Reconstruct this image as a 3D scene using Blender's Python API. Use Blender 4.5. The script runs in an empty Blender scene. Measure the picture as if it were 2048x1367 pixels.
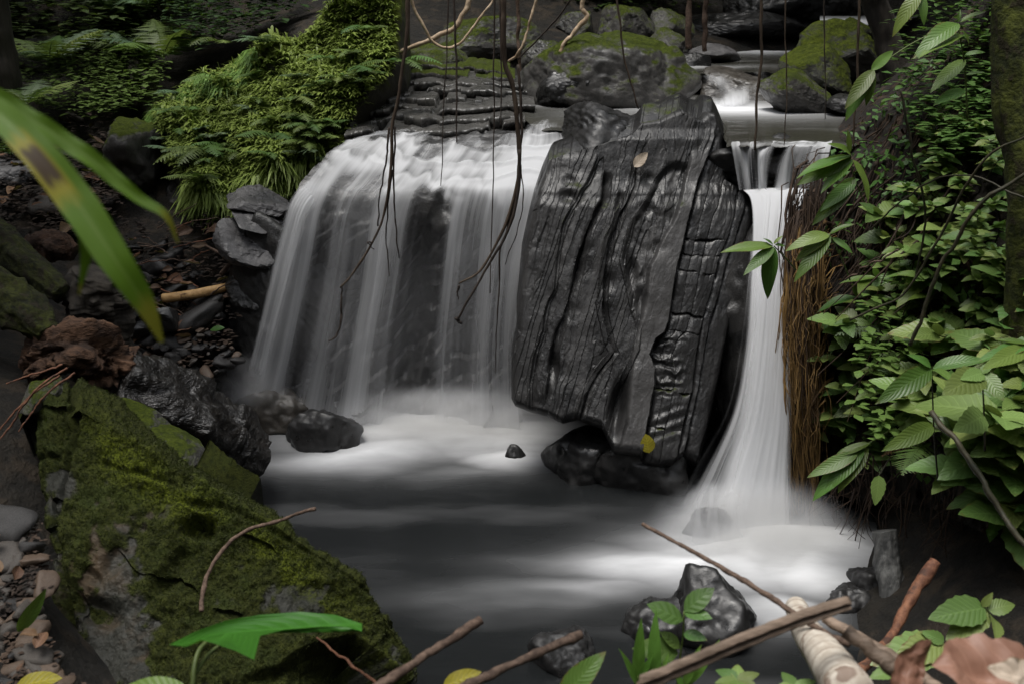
import bpy, math, random
import numpy as np
from mathutils import Vector, Matrix
from mathutils.bvhtree import BVHTree

scene = bpy.context.scene
COL = scene.collection
R = math.radians
# ------------------------------------------------------------------ camera
CAM_H, PITCH, LENS = 2.2, R(20.0), 35.0
FPX = 2048 * LENS / 36.0
cam_d = bpy.data.cameras.new('camera')
cam_d.lens = LENS
cam_d.sensor_width = 36.0
cam_d.clip_start, cam_d.clip_end = 0.05, 400
cam_d.dof.use_dof = True
cam_d.dof.focus_distance = 4.4
cam_d.dof.aperture_fstop = 5.0
cam = bpy.data.objects.new('camera', cam_d)
cam.location = (0, 0, CAM_H)
cam.rotation_euler = (R(90) - PITCH, 0, 0)
COL.objects.link(cam)
scene.camera = cam
# ------------------------------------------------------------------ sky, sun, exposure (overcast, under trees)
SUN_EL, SUN_AZ = R(78), R(-120)
world = bpy.data.worlds.new('World')
scene.world = world
world.use_nodes = True
wn = world.node_tree
wn.nodes.clear()
sky = wn.nodes.new('ShaderNodeTexSky')
sky.sky_type = 'NISHITA'
sky.sun_disc = False
sky.sun_elevation = SUN_EL
sky.sun_rotation = SUN_AZ
hs = wn.nodes.new('ShaderNodeHueSaturation')
hs.inputs['Saturation'].default_value = 0.17      # overcast: the blue is gone
bg = wn.nodes.new('ShaderNodeBackground')
bg.inputs['Strength'].default_value = 0.13
wo = wn.nodes.new('ShaderNodeOutputWorld')
wn.links.new(sky.outputs[0], hs.inputs['Color'])
wn.links.new(hs.outputs[0], bg.inputs['Color'])
wn.links.new(bg.outputs[0], wo.inputs['Surface'])
sl = bpy.data.lights.new('sun', 'SUN')
sl.energy = 1.2
sl.angle = R(25)
sl.color = (1.0, 0.96, 0.90)
so = bpy.data.objects.new('sun', sl)
COL.objects.link(so)
# direction towards the sun: sun_rotation turns clockwise from +Y
sd = Vector((math.sin(SUN_AZ) * math.cos(SUN_EL), math.cos(SUN_AZ) * math.cos(SUN_EL), math.sin(SUN_EL)))
so.rotation_euler = sd.to_track_quat('Z', 'Y').to_euler()
so.location = sd * 20
vs = scene.view_settings
vs.view_transform = 'Standard'
vs.look = 'None'
vs.exposure = 1.4
vs.gamma = 1.0
vs.use_curve_mapping = False
scene.cycles.use_denoising = True
scene.cycles.transparent_max_bounces = 24
scene.cycles.max_bounces = 6
scene.cycles.diffuse_bounces = 3
scene.cycles.glossy_bounces = 3
scene.cycles.volume_bounces = 1
scene.cycles.volume_step_rate = 3.0
scene.cycles.caustics_reflective = False
scene.cycles.caustics_refractive = False

# ------------------------------------------------------------------ projection: a pixel of the photograph + a depth -> a place
CT, ST = math.cos(PITCH), math.sin(PITCH)
def ray(u, v):
    x = (np.asarray(u, float) - 1024) / FPX
    y = (683.5 - np.asarray(v, float)) / FPX
    return np.stack(np.broadcast_arrays(x, CT + y * ST, -ST + y * CT), -1)
def P(u, v, Y):
    d = ray(u, v)
    s = np.asarray(Y, float) / d[..., 1]
    return d * s[..., None] + np.array([0, 0, CAM_H])
def PZ(u, v, z):
    d = ray(u, v)
    s = (z - CAM_H) / d[..., 2]
    return d * s[..., None] + np.array([0, 0, CAM_H])
def ppm(Y, v=683):
    """pixels of the photograph per metre at depth Y"""
    y = (683.5 - v) / FPX
    return FPX / (Y / (CT + y * ST))

# ------------------------------------------------------------------ noise
def _h(ix, iy, iz, seed):
    with np.errstate(over='ignore'):
        n = (ix.astype(np.uint32) * np.uint32(374761393) + iy.astype(np.uint32) * np.uint32(668265263)
             + iz.astype(np.uint32) * np.uint32(2147483647) + np.uint32((seed * 974711 + 12345) & 0xffffffff))
        n = (n ^ (n >> np.uint32(13))) * np.uint32(1274126177)
        n = n ^ (n >> np.uint32(16))
        n = (n * np.uint32(2246822519)) ^ (n >> np.uint32(15))
    return (n & np.uint32(0xffffff)).astype(np.float64) / 0xffffff * 2 - 1
def noise(p, seed=0):
    p = np.asarray(p, float)
    i = np.floor(p).astype(np.int64)
    f = p - i
    f = f * f * f * (f * (f * 6 - 15) + 10)
    x, y, z = i[..., 0], i[..., 1], i[..., 2]
    fx, fy, fz = f[..., 0], f[..., 1], f[..., 2]
    r = 0
    for dz in (0, 1):
        for dy in (0, 1):
            a = _h(x, y + dy, z + dz, seed)
            b = _h(x + 1, y + dy, z + dz, seed)
            w = (fy if dy else 1 - fy) * (fz if dz else 1 - fz)
            r = r + (a + (b - a) * fx) * w
    return r
def fbm(p, scale=1.0, octv=4, seed=0, gain=0.5, ridged=False):
    p = np.asarray(p, float) * scale
    r, a, t = 0, 1.0, 0
    for k in range(octv):
        n = noise(p, seed + k * 17)
        if ridged:
            n = 1 - 2 * np.abs(n)
        r = r + a * n
        t += a
        a *= gain
        p = p * 2.03 + 11.7
    return r / t
def sstep(a, b, x):
    t = np.clip((np.asarray(x, float) - a) / (b - a), 0, 1)
    return t * t * (3 - 2 * t)
def v3(x, y, z=0):
    return np.stack(np.broadcast_arrays(np.asarray(x, float), np.asarray(y, float), np.asarray(z, float)), -1)

# ------------------------------------------------------------------ mesh helpers
def mesh_data(name, V, F, smooth=True, uv=None, attrs=None):
    V = np.asarray(V, np.float32).reshape(-1, 3)
    me = bpy.data.meshes.new(name)
    if isinstance(F, np.ndarray):
        Fs = [F]
    else:
        Fs = [np.asarray(f) for f in F if len(f)]
    tot = np.concatenate([np.full(len(f), f.shape[1], np.int32) for f in Fs])
    idx = np.concatenate([f.astype(np.int32).ravel() for f in Fs])
    me.vertices.add(len(V))
    me.vertices.foreach_set('co', V.ravel())
    me.loops.add(len(idx))
    me.loops.foreach_set('vertex_index', idx)
    me.polygons.add(len(tot))
    st = np.concatenate([[0], np.cumsum(tot)[:-1]]).astype(np.int32)
    me.polygons.foreach_set('loop_start', st)
    me.polygons.foreach_set('loop_total', tot)
    me.polygons.foreach_set('use_smooth', np.full(len(tot), smooth, bool))
    if uv is not None:
        l = me.uv_layers.new(name='UVMap')
        l.data.foreach_set('uv', np.asarray(uv, np.float32)[idx].ravel())
    for k, a in (attrs or {}).items():
        at = me.attributes.new(k, 'FLOAT', 'POINT')
        at.data.foreach_set('value', np.asarray(a, np.float32).ravel())
    me.update(calc_edges=True)
    me.validate()
    return me
def obj(name, me, mat=None, parent=None, loc=None, rot=None, scale=None):
    if mat is not None and not me.materials:
        me.materials.append(mat)
    o = bpy.data.objects.new(name, me)
    COL.objects.link(o)
    if parent is not None:
        o.parent = parent
    if loc is not None:
        o.location = loc
    if rot is not None:
        o.rotation_euler = rot
    if scale is not None:
        o.scale = scale
    return o
def mk(name, V, F, mat, parent=None, smooth=True, uv=None, attrs=None, origin='auto'):
    """mesh from world coordinates; the origin goes to the base of the thing"""
    V = np.asarray(V, float).reshape(-1, 3)
    if parent is not None:
        org = np.array(parent.location)
    elif isinstance(origin, str):
        org = np.array([V[:, 0].mean(), V[:, 1].mean(), V[:, 2].min()])
    else:
        org = np.asarray(origin, float)
    o = obj(name, mesh_data(name, V - org, F, smooth, uv, attrs), mat, parent)
    o.location = (0, 0, 0) if parent is not None else tuple(org)
    return o
def empty(name, loc):
    o = bpy.data.objects.new(name, None)
    o.empty_display_size = 0.05
    o.location = tuple(float(c) for c in loc)
    COL.objects.link(o)
    return o
def tag(o, label=None, cat=None, group=None, kind=None):
    if label: o['label'] = label
    if cat: o['category'] = cat
    if group: o['group'] = group
    if kind: o['kind'] = kind
    return o
def grid_faces(n, m, off=0, flip=False):
    """quads of an n x m vertex grid (row-major, m columns)"""
    i = np.arange(n - 1)[:, None] * m + np.arange(m - 1)[None, :]
    q = np.stack([i, i + 1, i + m + 1, i + m], -1).reshape(-1, 4) + off
    return q[:, ::-1] if flip else q
def resample(pts, n):
    """Catmull-Rom through pts, n samples by length"""
    p = np.asarray(pts, float)
    if len(p) == 2:
        t = np.linspace(0, 1, n)[:, None]
        return p[0] * (1 - t) + p[1] * t
    q = np.vstack([2 * p[0] - p[1], p, 2 * p[-1] - p[-2]])
    out = []
    t = np.linspace(0, 1, 16, endpoint=False)[:, None]
    for k in range(len(p) - 1):
        a, b, c, d = q[k], q[k + 1], q[k + 2], q[k + 3]
        out.append(0.5 * (2 * b + (c - a) * t + (2 * a - 5 * b + 4 * c - d) * t ** 2 + (3 * b - a - 3 * c + d) * t ** 3))
    out = np.vstack(out + [p[-1:]])
    s = np.concatenate([[0], np.cumsum(np.linalg.norm(np.diff(out[:, :3], axis=0), axis=1))])
    tt = np.linspace(0, s[-1], n)
    return np.stack([np.interp(tt, s, out[:, k]) for k in range(out.shape[1])], -1)
def tube(pts, rad, sides=6, n=None, cap=True, rough=0.0, seed=0, rfreq=1.0):
    """tapered tube along a smoothed path -> V, F(list)"""
    p = resample(pts, n) if n else np.asarray(pts, float)
    n = len(p)
    rad = np.interp(np.linspace(0, 1, n), np.linspace(0, 1, len(np.atleast_1d(rad))), np.atleast_1d(rad))
    tg = np.gradient(p, axis=0)
    tg /= np.linalg.norm(tg, axis=1)[:, None] + 1e-9
    ref = np.array([0.0, 0, 1]) if abs(tg[:, 2]).mean() < 0.8 else np.array([1.0, 0, 0])
    a = np.cross(tg, ref); a /= np.linalg.norm(a, axis=1)[:, None] + 1e-9
    b = np.cross(tg, a)
    th = np.linspace(0, 2 * math.pi, sides, endpoint=False)
    rr = rad[:, None] * np.ones(sides)
    ring = p[:, None] + (a[:, None] * np.cos(th)[None, :, None] + b[:, None] * np.sin(th)[None, :, None]) * rr[..., None]
    V = ring.reshape(-1, 3)
    if rough:
        d = (ring - p[:, None]).reshape(-1, 3)
        V = V + d * (fbm(V, rfreq / max(rad.max(), .004), 3, seed)[:, None] * rough)
    i = np.arange(n - 1)[:, None] * sides + np.arange(sides)[None, :]
    j = np.arange(n - 1)[:, None] * sides + (np.arange(sides)[None, :] + 1) % sides
    F = np.stack([i, j, j + sides, i + sides], -1).reshape(-1, 4)
    Fs = [F]
    if cap:
        c0, c1 = len(V), len(V) + 1
        V = np.vstack([V, p[:1], p[-1:]])
        k = np.arange(sides); k2 = (k + 1) % sides
        Fs.append(np.vstack([np.stack([k2, k, np.full(sides, c0)], -1),
                             np.stack([k + (n - 1) * sides, k2 + (n - 1) * sides, np.full(sides, c1)], -1)]))
    return V, Fs
class Join:
    """collects V, F blocks into one mesh"""
    def __init__(s): s.V, s.Q, s.T, s.n, s.A = [], [], [], 0, []
    def add(s, V, F, a=None):
        for f in (F if isinstance(F, list) else [F]):
            if len(f): (s.Q if f.shape[1] == 4 else s.T).append(f + s.n)
        s.V.append(V); s.n += len(V)
        s.A.append(np.zeros(len(V)) if a is None else np.broadcast_to(a, (len(V),)))
    def out(s):
        F = []
        if s.Q: F.append(np.vstack(s.Q))
        if s.T: F.append(np.vstack(s.T))
        return np.vstack(s.V), F
    def attr(s): return np.concatenate(s.A)
_ico = {}
def ico(sub):
    if sub not in _ico:
        import bmesh
        bm = bmesh.new()
        bmesh.ops.create_icosphere(bm, subdivisions=sub, radius=1)
        V = np.array([v.co[:] for v in bm.verts])
        F = np.array([[v.index for v in f.verts] for f in bm.faces])
        bm.free()
        _ico[sub] = (V, F)
    return _ico[sub]
def rotm(rx, ry, rz):
    return np.array(Matrix.Rotation(rz, 3, 'Z') @ Matrix.Rotation(ry, 3, 'Y') @ Matrix.Rotation(rx, 3, 'X'))
def rock_shape(size, seed=0, sub=5, cuts=9, sharp=0.06, rough=0.05, rot=(0, 0, 0), strata=0.0, sdir=(0.2, 0.3, 1), sfreq=9.0):
    """an angular stone: a ball cut by random planes with softened edges, then weathered"""
    rng = np.random.RandomState(seed)
    D, F = ico(sub)
    nrm = rng.normal(size=(cuts + 6, 3))
    nrm[:6] = [[1, 0, 0], [-1, 0, 0], [0, 1, 0], [0, -1, 0], [0, 0, 1], [0, 0, -1]]
    nrm += rng.normal(size=nrm.shape) * 0.42
    nrm /= np.linalg.norm(nrm, axis=1)[:, None]
    dist = rng.uniform(0.72, 1.0, len(nrm))
    k = 1.0 / max(sharp, 1e-3)
    q = np.maximum(D @ nrm.T, 0.02) / dist
    r = 1.0 / (np.log(np.exp(k * (q - q.max(1, keepdims=True))).sum(1)) / k + q.max(1))
    r = np.minimum(r, 1.35)
    V = D * r[:, None]
    sz = np.asarray(size, float)
    V = V * sz
    s0 = float(np.min(sz))
    Vn = V + seed * 3.1
    nn = D
    V = V + nn * (fbm(Vn, 1.0 / s0, 6, seed, 0.6) * rough * s0 * 3.2)[:, None]
    V = V - nn * (np.maximum(0, fbm(Vn + 7, 0.9 / s0, 5, seed + 5, 0.55, True) - 0.25) * rough * s0 * 2.6)[:, None]
    V = V + nn * (fbm(Vn + 3, 5.0 / s0, 3, seed + 8, 0.6) * rough * s0 * 0.7)[:, None]
    if strata:
        sd_ = np.asarray(sdir, float); sd_ /= np.linalg.norm(sd_)
        c = V @ sd_ * sfreq / s0 + fbm(Vn, 1.0 / s0, 3, seed + 9) * 1.2
        ph = c - np.floor(c)
        saw = np.where(ph < 0.8, ph / 0.8, (1 - ph) / 0.2)
        amp = 0.5 + 0.5 * noise(v3(np.floor(c), seed, 0) + 0.5, seed + 3)
        V = V + nn * ((saw - 0.5) * strata * s0 * amp)[:, None]
    return V @ rotm(*rot).T, F
def boulder(name, u, v, Y, wpx, hpx, dm, mat, label, seed=1, cat='boulder', group=None, parent=None, **kw):
    """a stone whose middle shows at pixel (u, v) at depth Y, about wpx x hpx pixels large and dm metres deep"""
    k = ppm(Y, v)
    size = (wpx / k / 2, dm / 2, hpx / k / 2 * 1.0)
    V, F = rock_shape(size, seed, **kw)
    o = mk(name, V + P(u, v, Y), F, mat, parent, smooth=wpx * hpx > 22000)
    if parent is None:
        tag(o, label, cat, group)
    return o
def coons(top, right, bottom, left, n, m):
    """grid (n rows x m cols) of the patch between four boundary polylines; top and bottom run left to right, left and right top to bottom"""
    def rs(p, k):
        p = np.asarray(p, float)
        s = np.concatenate([[0], np.cumsum(np.linalg.norm(np.diff(p[:, :2], axis=0), axis=1))])
        t = np.linspace(0, s[-1], k)
        return np.stack([np.interp(t, s, p[:, j]) for j in range(p.shape[1])], -1)
    T, B, L, Rr = rs(top, m), rs(bottom, m), rs(left, n), rs(right, n)
    a = np.linspace(0, 1, m)[None, :, None]
    b = np.linspace(0, 1, n)[:, None, None]
    S = (1 - b) * T[None] + b * B[None] + (1 - a) * L[:, None] + a * Rr[:, None]
    S = S - ((1 - a) * (1 - b) * T[0] + a * (1 - b) * T[-1] + (1 - a) * b * B[0] + a * b * B[-1])
    return S
def solidify(front, back, rim=6, bulge=0.0):
    """closes a front grid (n,m,3) and a back grid into a solid -> V, F"""
    n, m = front.shape[:2]
    J = Join()
    J.add(front.reshape(-1, 3), grid_faces(n, m, flip=True))
    J.add(back.reshape(-1, 3), grid_faces(n, m))
    def loop(g):
        return np.vstack([g[0, :], g[1:, -1], g[-1, :-1][::-1], g[1:-1, 0][::-1]])
    a, b = loop(front), loop(back)
    k = len(a)
    t = np.linspace(0, 1, rim)[:, None, None]
    W = a[None] * (1 - t) + b[None] * t
    if bulge:
        c = a.mean(0)
        o = (a - c); o /= np.linalg.norm(o, axis=1)[:, None] + 1e-9
        W = W + o[None] * (np.sin(t * math.pi) * bulge)
    i = np.arange(rim - 1)[:, None] * k + np.arange(k)[None]
    j = np.arange(rim - 1)[:, None] * k + (np.arange(k)[None] + 1) % k
    J.add(W.reshape(-1, 3), np.stack([i, j, j + k, i + k], -1).reshape(-1, 4))
    return J.out()
def edge_dist(n, m):
    """distance to the border of a grid in cells"""
    i = np.minimum(np.arange(n), np.arange(n)[::-1])[:, None]
    j = np.minimum(np.arange(m), np.arange(m)[::-1])[None]
    return np.minimum(i, j).astype(float)
# ------------------------------------------------------------------ materials
class NT:
    def __init__(s, name):
        s.m = bpy.data.materials.new(name)
        s.m.use_nodes = True
        s.t = s.m.node_tree
        s.t.nodes.clear()
        s.out = s.t.nodes.new('ShaderNodeOutputMaterial')
    def n(s, typ, inp=None, out=0, **props):
        nd = s.t.nodes.new('ShaderNode' + typ)
        for k, v in props.items():
            setattr(nd, k, v)
        for k, v in (inp or {}).items():
            sk = nd.inputs[k]
            if isinstance(v, bpy.types.NodeSocket): s.t.links.new(v, sk)
            else: sk.default_value = v
        return nd.outputs[out]
    def math(s, op, a, b=0.0, clamp=False):
        return s.n('Math', {0: a, 1: b}, operation=op, use_clamp=clamp)
    def mix(s, f, a, b):
        nd = s.t.nodes.new('ShaderNodeMix')
        nd.data_type = 'RGBA'
        for i, v in ((0, f), (6, a), (7, b)):
            if isinstance(v, bpy.types.NodeSocket): s.t.links.new(v, nd.inputs[i])
            else: nd.inputs[i].default_value = v if i == 0 else (*v[:3], 1)
        return nd.outputs[2]
    def ramp(s, f, a, b):
        """smooth 0..1 between a and b"""
        return s.n('MapRange', {'Value': f, 'From Min': a, 'From Max': b}, interpolation_type='SMOOTHSTEP')
    def noise(s, vec, scale, detail=4.0, rough=0.55, dist=0.0, out=0):
        return s.n('TexNoise', {'Vector': vec, 'Scale': scale, 'Detail': detail, 'Roughness': rough, 'Distortion': dist}, out)
    def coord(s, which='Object'):
        nd = s.t.nodes.new('ShaderNodeTexCoord')
        return nd.outputs[which]
    def scaled(s, vec, xyz):
        return s.n('Mapping', {'Vector': vec, 'Scale': xyz})
    def attr(s, name):
        return s.n('Attribute', None, 2, attribute_name=name)
    def bump(s, h, strength, dist=0.01, nrm=None):
        d = {'Height': h, 'Strength': strength, 'Distance': dist}
        if nrm is not None: d['Normal'] = nrm
        return s.n('Bump', d)
    def done(s, shader):
        s.t.links.new(shader, s.out.inputs['Surface'])
        return s.m

def rock_mat(name, c1, c2, rough=(0.3, 0.6), moss=None, mosscol=((0.016, 0.024, 0.004), (0.064, 0.082, 0.010)), lichen=0.0, scale=1.0,
             bump=0.5, tone=None, spec=0.5, strat=None, mudcol=None, lime=False, mossattr=False):
    """weathered stone; moss = (normal-z threshold, softness) grows on what faces up"""
    t = NT(name)
    co = t.coord()
    n1 = t.noise(co, 3.2 * scale, 5, 0.6)
    n2 = t.noise(co, 14 * scale, 5, 0.65)
    n3 = t.noise(co, 70 * scale, 3, 0.6)
    f = t.math('ADD', t.math('MULTIPLY', n1, 0.6), t.math('MULTIPLY', n2, 0.4))
    col = t.mix(t.ramp(f, 0.34, 0.66), c1, c2)
    col = t.mix(t.math('MULTIPLY', t.ramp(n3, 0.45, 0.75), 0.35), col, tuple(min(1, c * 1.9) for c in c2))
    if mudcol:
        col = t.mix(t.math('MULTIPLY', t.ramp(t.noise(co, 2.1 * scale, 4, 0.6, 0.4), 0.5, 0.68), 0.8), col, mudcol)
    rg = t.n('MapRange', {'Value': t.noise(co, 6 * scale, 4, 0.6), 'From Min': 0.35, 'From Max': 0.65, 'To Min': rough[0], 'To Max': rough[1]})
    if tone:
        a = t.attr('tone')
        col = t.mix(t.math('MULTIPLY', a, 1.0, True), col, tone)
        rg = t.math('ADD', rg, t.math('MULTIPLY', t.attr('dry'), 0.12), True)
    h = t.math('ADD', t.math('MULTIPLY', n2, 0.55), t.math('MULTIPLY', n3, 0.3))
    if strat:
        w = t.noise(t.scaled(co, strat), 1.0, 4, 0.6, 0.2)
        h = t.math('ADD', h, t.math('MULTIPLY', w, 0.9))
        col = t.mix(t.math('MULTIPLY', t.ramp(w, 0.5, 0.72), 0.45), col, tuple(c * 0.45 for c in c1))
    if lichen:
        vo = t.n('TexVoronoi', {'Vector': t.n('VectorMath', {0: co, 1: t.noise(co, 30, 2, out=1)}, operation='ADD'), 'Scale': 7.0 * scale})
        lf = t.math('MULTIPLY', t.ramp(vo, 0.17 * lichen, 0.10 * lichen), t.ramp(t.noise(co, 2.3 * scale, 3), 0.5, 0.62))
        lf = t.math('MULTIPLY', lf, t.ramp(n3, 0.42, 0.55))
        col = t.mix(lf, col, (0.30, 0.34, 0.24))
    if moss:
        g = t.n('NewGeometry', None, 1)
        nz = t.n('SeparateXYZ', {0: g}, 2)
        mf = t.math('ADD', nz, t.math('MULTIPLY', t.math('SUBTRACT', t.math('ADD', t.math('MULTIPLY', n1, .80), t.math('MULTIPLY', n2, .20)), 0.5), 2.4))
        mf = t.ramp(mf, moss[0] - moss[1], moss[0] + moss[1])
        if mossattr:
            mf = t.ramp(t.math('ADD', t.attr('mossm'), t.math('MULTIPLY', t.math('SUBTRACT', n2, .5), .9)), .3, .7)
        m3 = t.noise(co, 160 * scale, 3, 0.7)
        m2 = t.noise(co, 26 * scale, 4, 0.7)
        mc = t.mix(t.ramp(t.math('ADD', t.math('MULTIPLY', m3, 0.45), t.math('MULTIPLY', m2, 0.55)), 0.36, 0.64), mosscol[0], mosscol[1])
        mc = t.mix(t.math('MULTIPLY', t.ramp(t.noise(co, 4.1 * scale, 3), 0.5, 0.7), 0.6), mc, (0.028, 0.038, 0.010))
        if lime:
            lm = t.math('MULTIPLY', t.attr('lime'), t.ramp(m2, .30, .62), True)
            mc = t.mix(lm, mc, (0.080, 0.098, 0.009))
            mf = t.math('MAXIMUM', mf, t.math('MULTIPLY', lm, .85))
        col = t.mix(mf, col, mc)
        rg = t.n('Mix', {0: mf, 2: rg, 3: 0.93})
        h = t.math('ADD', h, t.math('MULTIPLY', mf, t.math('ADD', t.math('MULTIPLY', m3, 1.0), t.math('MULTIPLY', m2, 1.6))))
        spc = t.n('Mix', {0: mf, 2: spec, 3: 0.12})
    else:
        spc = spec
    nr = t.bump(h, bump, 0.014 / scale)
    return t.done(t.n('BsdfPrincipled', {'Base Color': col, 'Roughness': rg, 'Specular IOR Level': spc, 'Normal': nr}))

def leaf_mat(name, c1, c2, vein=0.35, trans=0.3, rough=0.42, veins=9.0, spots=0.0, hue=0.03):
    """leaf: uv x across (-1..1 -> 0..1), y along; each leaf differs a little"""
    t = NT(name)
    uv = t.coord('UV')
    sx = t.n('SeparateXYZ', {0: uv}, 0)
    sy = t.n('SeparateXYZ', {0: uv}, 1)
    ax = t.math('ABSOLUTE', t.math('SUBTRACT', t.math('MULTIPLY', sx, 2.0), 1.0))
    rnd = t.n('ObjectInfo', None, 'Random')
    ph = t.math('SUBTRACT', t.math('MULTIPLY', sy, veins), t.math('MULTIPLY', ax, veins * 0.22))
    w = t.math('ABSOLUTE', t.math('SUBTRACT', t.math('FRACT', ph), 0.5))
    vn = t.math('MAXIMUM', t.ramp(w, 0.10, 0.02), t.ramp(ax, 0.10, 0.02))
    co = t.coord('Object')
    n1 = t.noise(co, 24, 3)
    col = t.mix(t.math('ADD', t.math('MULTIPLY', rnd, 0.7), t.math('MULTIPLY', n1, 0.3)), c1, c2)
    col = t.mix(t.math('MULTIPLY', vn, vein), col, tuple(min(1, c * 1.8 + 0.01) for c in c2))
    if spots:
        s = t.ramp(t.noise(co, 55, 2), 0.66, 0.72)
        col = t.mix(t.math('MULTIPLY', s, spots), col, (0.09, 0.06, 0.02))
    r2 = t.n('TexWhiteNoise', {'W': t.math('ADD', rnd, 3.7)}, noise_dimensions='1D')
    eb = t.math('MULTIPLY', t.ramp(t.math('ADD', t.math('MAXIMUM', ax, t.math('SUBTRACT', sy, .02)), t.math('MULTIPLY', t.math('SUBTRACT', t.noise(co, 9, 3), .5), .9)), .88, 1.05), t.ramp(r2, .45, .9))
    col = t.mix(t.math('MULTIPLY', eb, .75), col, (0.13, 0.085, 0.025))
    col = t.n('HueSaturation', {'Hue': t.n('MapRange', {'Value': t.n('TexWhiteNoise', {'W': rnd}, noise_dimensions='1D'), 'To Min': 0.5 - hue, 'To Max': 0.5 + hue}),
                                'Value': t.n('MapRange', {'Value': rnd, 'To Min': 0.75, 'To Max': 1.2}), 'Color': col})
    h = t.math('SUBTRACT', t.math('MULTIPLY', t.ramp(w, 0.05, 0.5), 0.6), t.math('MULTIPLY', vn, 0.2))
    nr = t.bump(h, 0.25, 0.004)
    pb = t.n('BsdfPrincipled', {'Base Color': col, 'Roughness': rough, 'Specular IOR Level': 0.45, 'Normal': nr})
    tr = t.n('BsdfTranslucent', {'Color': t.mix(0.35, col, (0.12, 0.2, 0.01)), 'Normal': nr})
    return t.done(t.n('MixShader', {0: trans, 1: pb, 2: tr}))

def plain_mat(name, c1, c2, rough=0.8, scale=30.0, bump=0.4, stretch=(1, 1, 1), spec=0.35, c3=None, detail=4.0, trans=0.0, dist=0.006):
    t = NT(name)
    co = t.scaled(t.coord(), stretch)
    n1 = t.noise(co, scale, detail, 0.65)
    n0 = t.noise(co, scale * 0.22, 3, 0.6)
    rnd = t.n('ObjectInfo', None, 'Random')
    col = t.mix(t.ramp(t.math('ADD', t.math('MULTIPLY', n1, 0.6), t.math('MULTIPLY', n0, 0.4)), 0.35, 0.65), c1, c2)
    if c3:
        col = t.mix(t.math('MULTIPLY', t.ramp(t.noise(co, scale * 0.5, 3), 0.52, 0.64), 0.85), col, c3)
    col = t.n('HueSaturation', {'Value': t.n('MapRange', {'Value': rnd, 'To Min': 0.75, 'To Max': 1.25}), 'Color': col})
    nr = t.bump(n1, bump, dist)
    pb = t.n('BsdfPrincipled', {'Base Color': col, 'Roughness': rough, 'Specular IOR Level': spec, 'Normal': nr})
    if trans:
        pb = t.n('MixShader', {0: trans, 1: pb, 2: t.n('BsdfTranslucent', {'Color': col})})
    return t.done(pb)

def fall_mat(name, sx=26.0, sy=0.9, lo=0.35, hi=0.75, col=(0.80, 0.81, 0.83), warp=0.0, top=0.93):
    """silky falling water: strands along the flow, clear between them; 'dens' says how much water there is"""
    t = NT(name)
    uv = t.coord('UV')
    a = t.noise(t.scaled(uv, (sx, sy, 1)), 1.0, 3, 0.55, warp)
    b = t.noise(t.scaled(uv, (sx * 4.2, sy * 1.6, 1)), 1.0, 3, 0.6)
    c = t.noise(t.scaled(uv, (sx * 0.3, sy * 0.7, 1)), 1.0, 2, 0.5)
    s = t.math('ADD', t.math('ADD', t.math('MULTIPLY', a, 0.44), t.math('MULTIPLY', b, 0.16)), t.math('MULTIPLY', c, 0.40))
    d = t.attr('dens')
    k = t.math('ADD', s, t.math('SUBTRACT', t.math('MULTIPLY', d, 1.1), 0.62))
    al = t.math('MULTIPLY', t.ramp(k, lo - 0.32, hi + 0.02), t.ramp(d, 0.0, 0.45))
    al = t.math('MULTIPLY', al, top)
    df = t.n('BsdfDiffuse', {'Color': (*col, 1)})
    tl = t.n('BsdfTranslucent', {'Color': (*col, 1)})
    w = t.n('MixShader', {0: 0.4, 1: df, 2: tl})
    return t.done(t.n('MixShader', {0: al, 1: t.n('BsdfTransparent'), 2: w}))

def pool_mat(name, deep=(0.0095, 0.0105, 0.011), foam=(0.80, 0.81, 0.83), rough=0.24, str_=(1.5, 4.0, 1), clear=0.0, fine=1.0):
    """slow water blurred by the long exposure, with foam where 'foam' says so"""
    t = NT(name)
    co = t.coord()
    n1 = t.noise(t.scaled(co, str_), fine, 4, 0.55, 0.6)
    n2 = t.noise(t.scaled(co, tuple(c * 5 for c in str_)), fine, 3, 0.6, 0.3)
    f = t.attr('foam')
    k = t.math('MULTIPLY', f, t.n('MapRange', {'Value': t.math('ADD', t.math('MULTIPLY', n1, 0.75), t.math('MULTIPLY', n2, 0.25)), 'From Min': 0.3, 'From Max': 0.7, 'To Min': 0.78, 'To Max': 1.18}), True)
    nr = t.bump(t.math('ADD', n1, t.math('MULTIPLY', n2, 0.35)), 0.18, 0.02)
    rg = t.n('MapRange', {'Value': k, 'To Min': rough, 'To Max': 0.9})
    pb = t.n('BsdfPrincipled', {'Base Color': (*deep, 1), 'Roughness': rg, 'IOR': 1.33, 'Normal': nr, 'Specular IOR Level': 0.5})
    if clear:
        pb = t.n('MixShader', {0: clear, 1: pb, 2: t.n('BsdfTransparent', {'Color': (0.75, 0.78, 0.72, 1)})})
    fm = t.n('BsdfDiffuse', {'Color': (*foam, 1), 'Normal': nr})
    return t.done(t.n('MixShader', {0: t.math('MULTIPLY', k, 0.97), 1: pb, 2: fm}))

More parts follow.
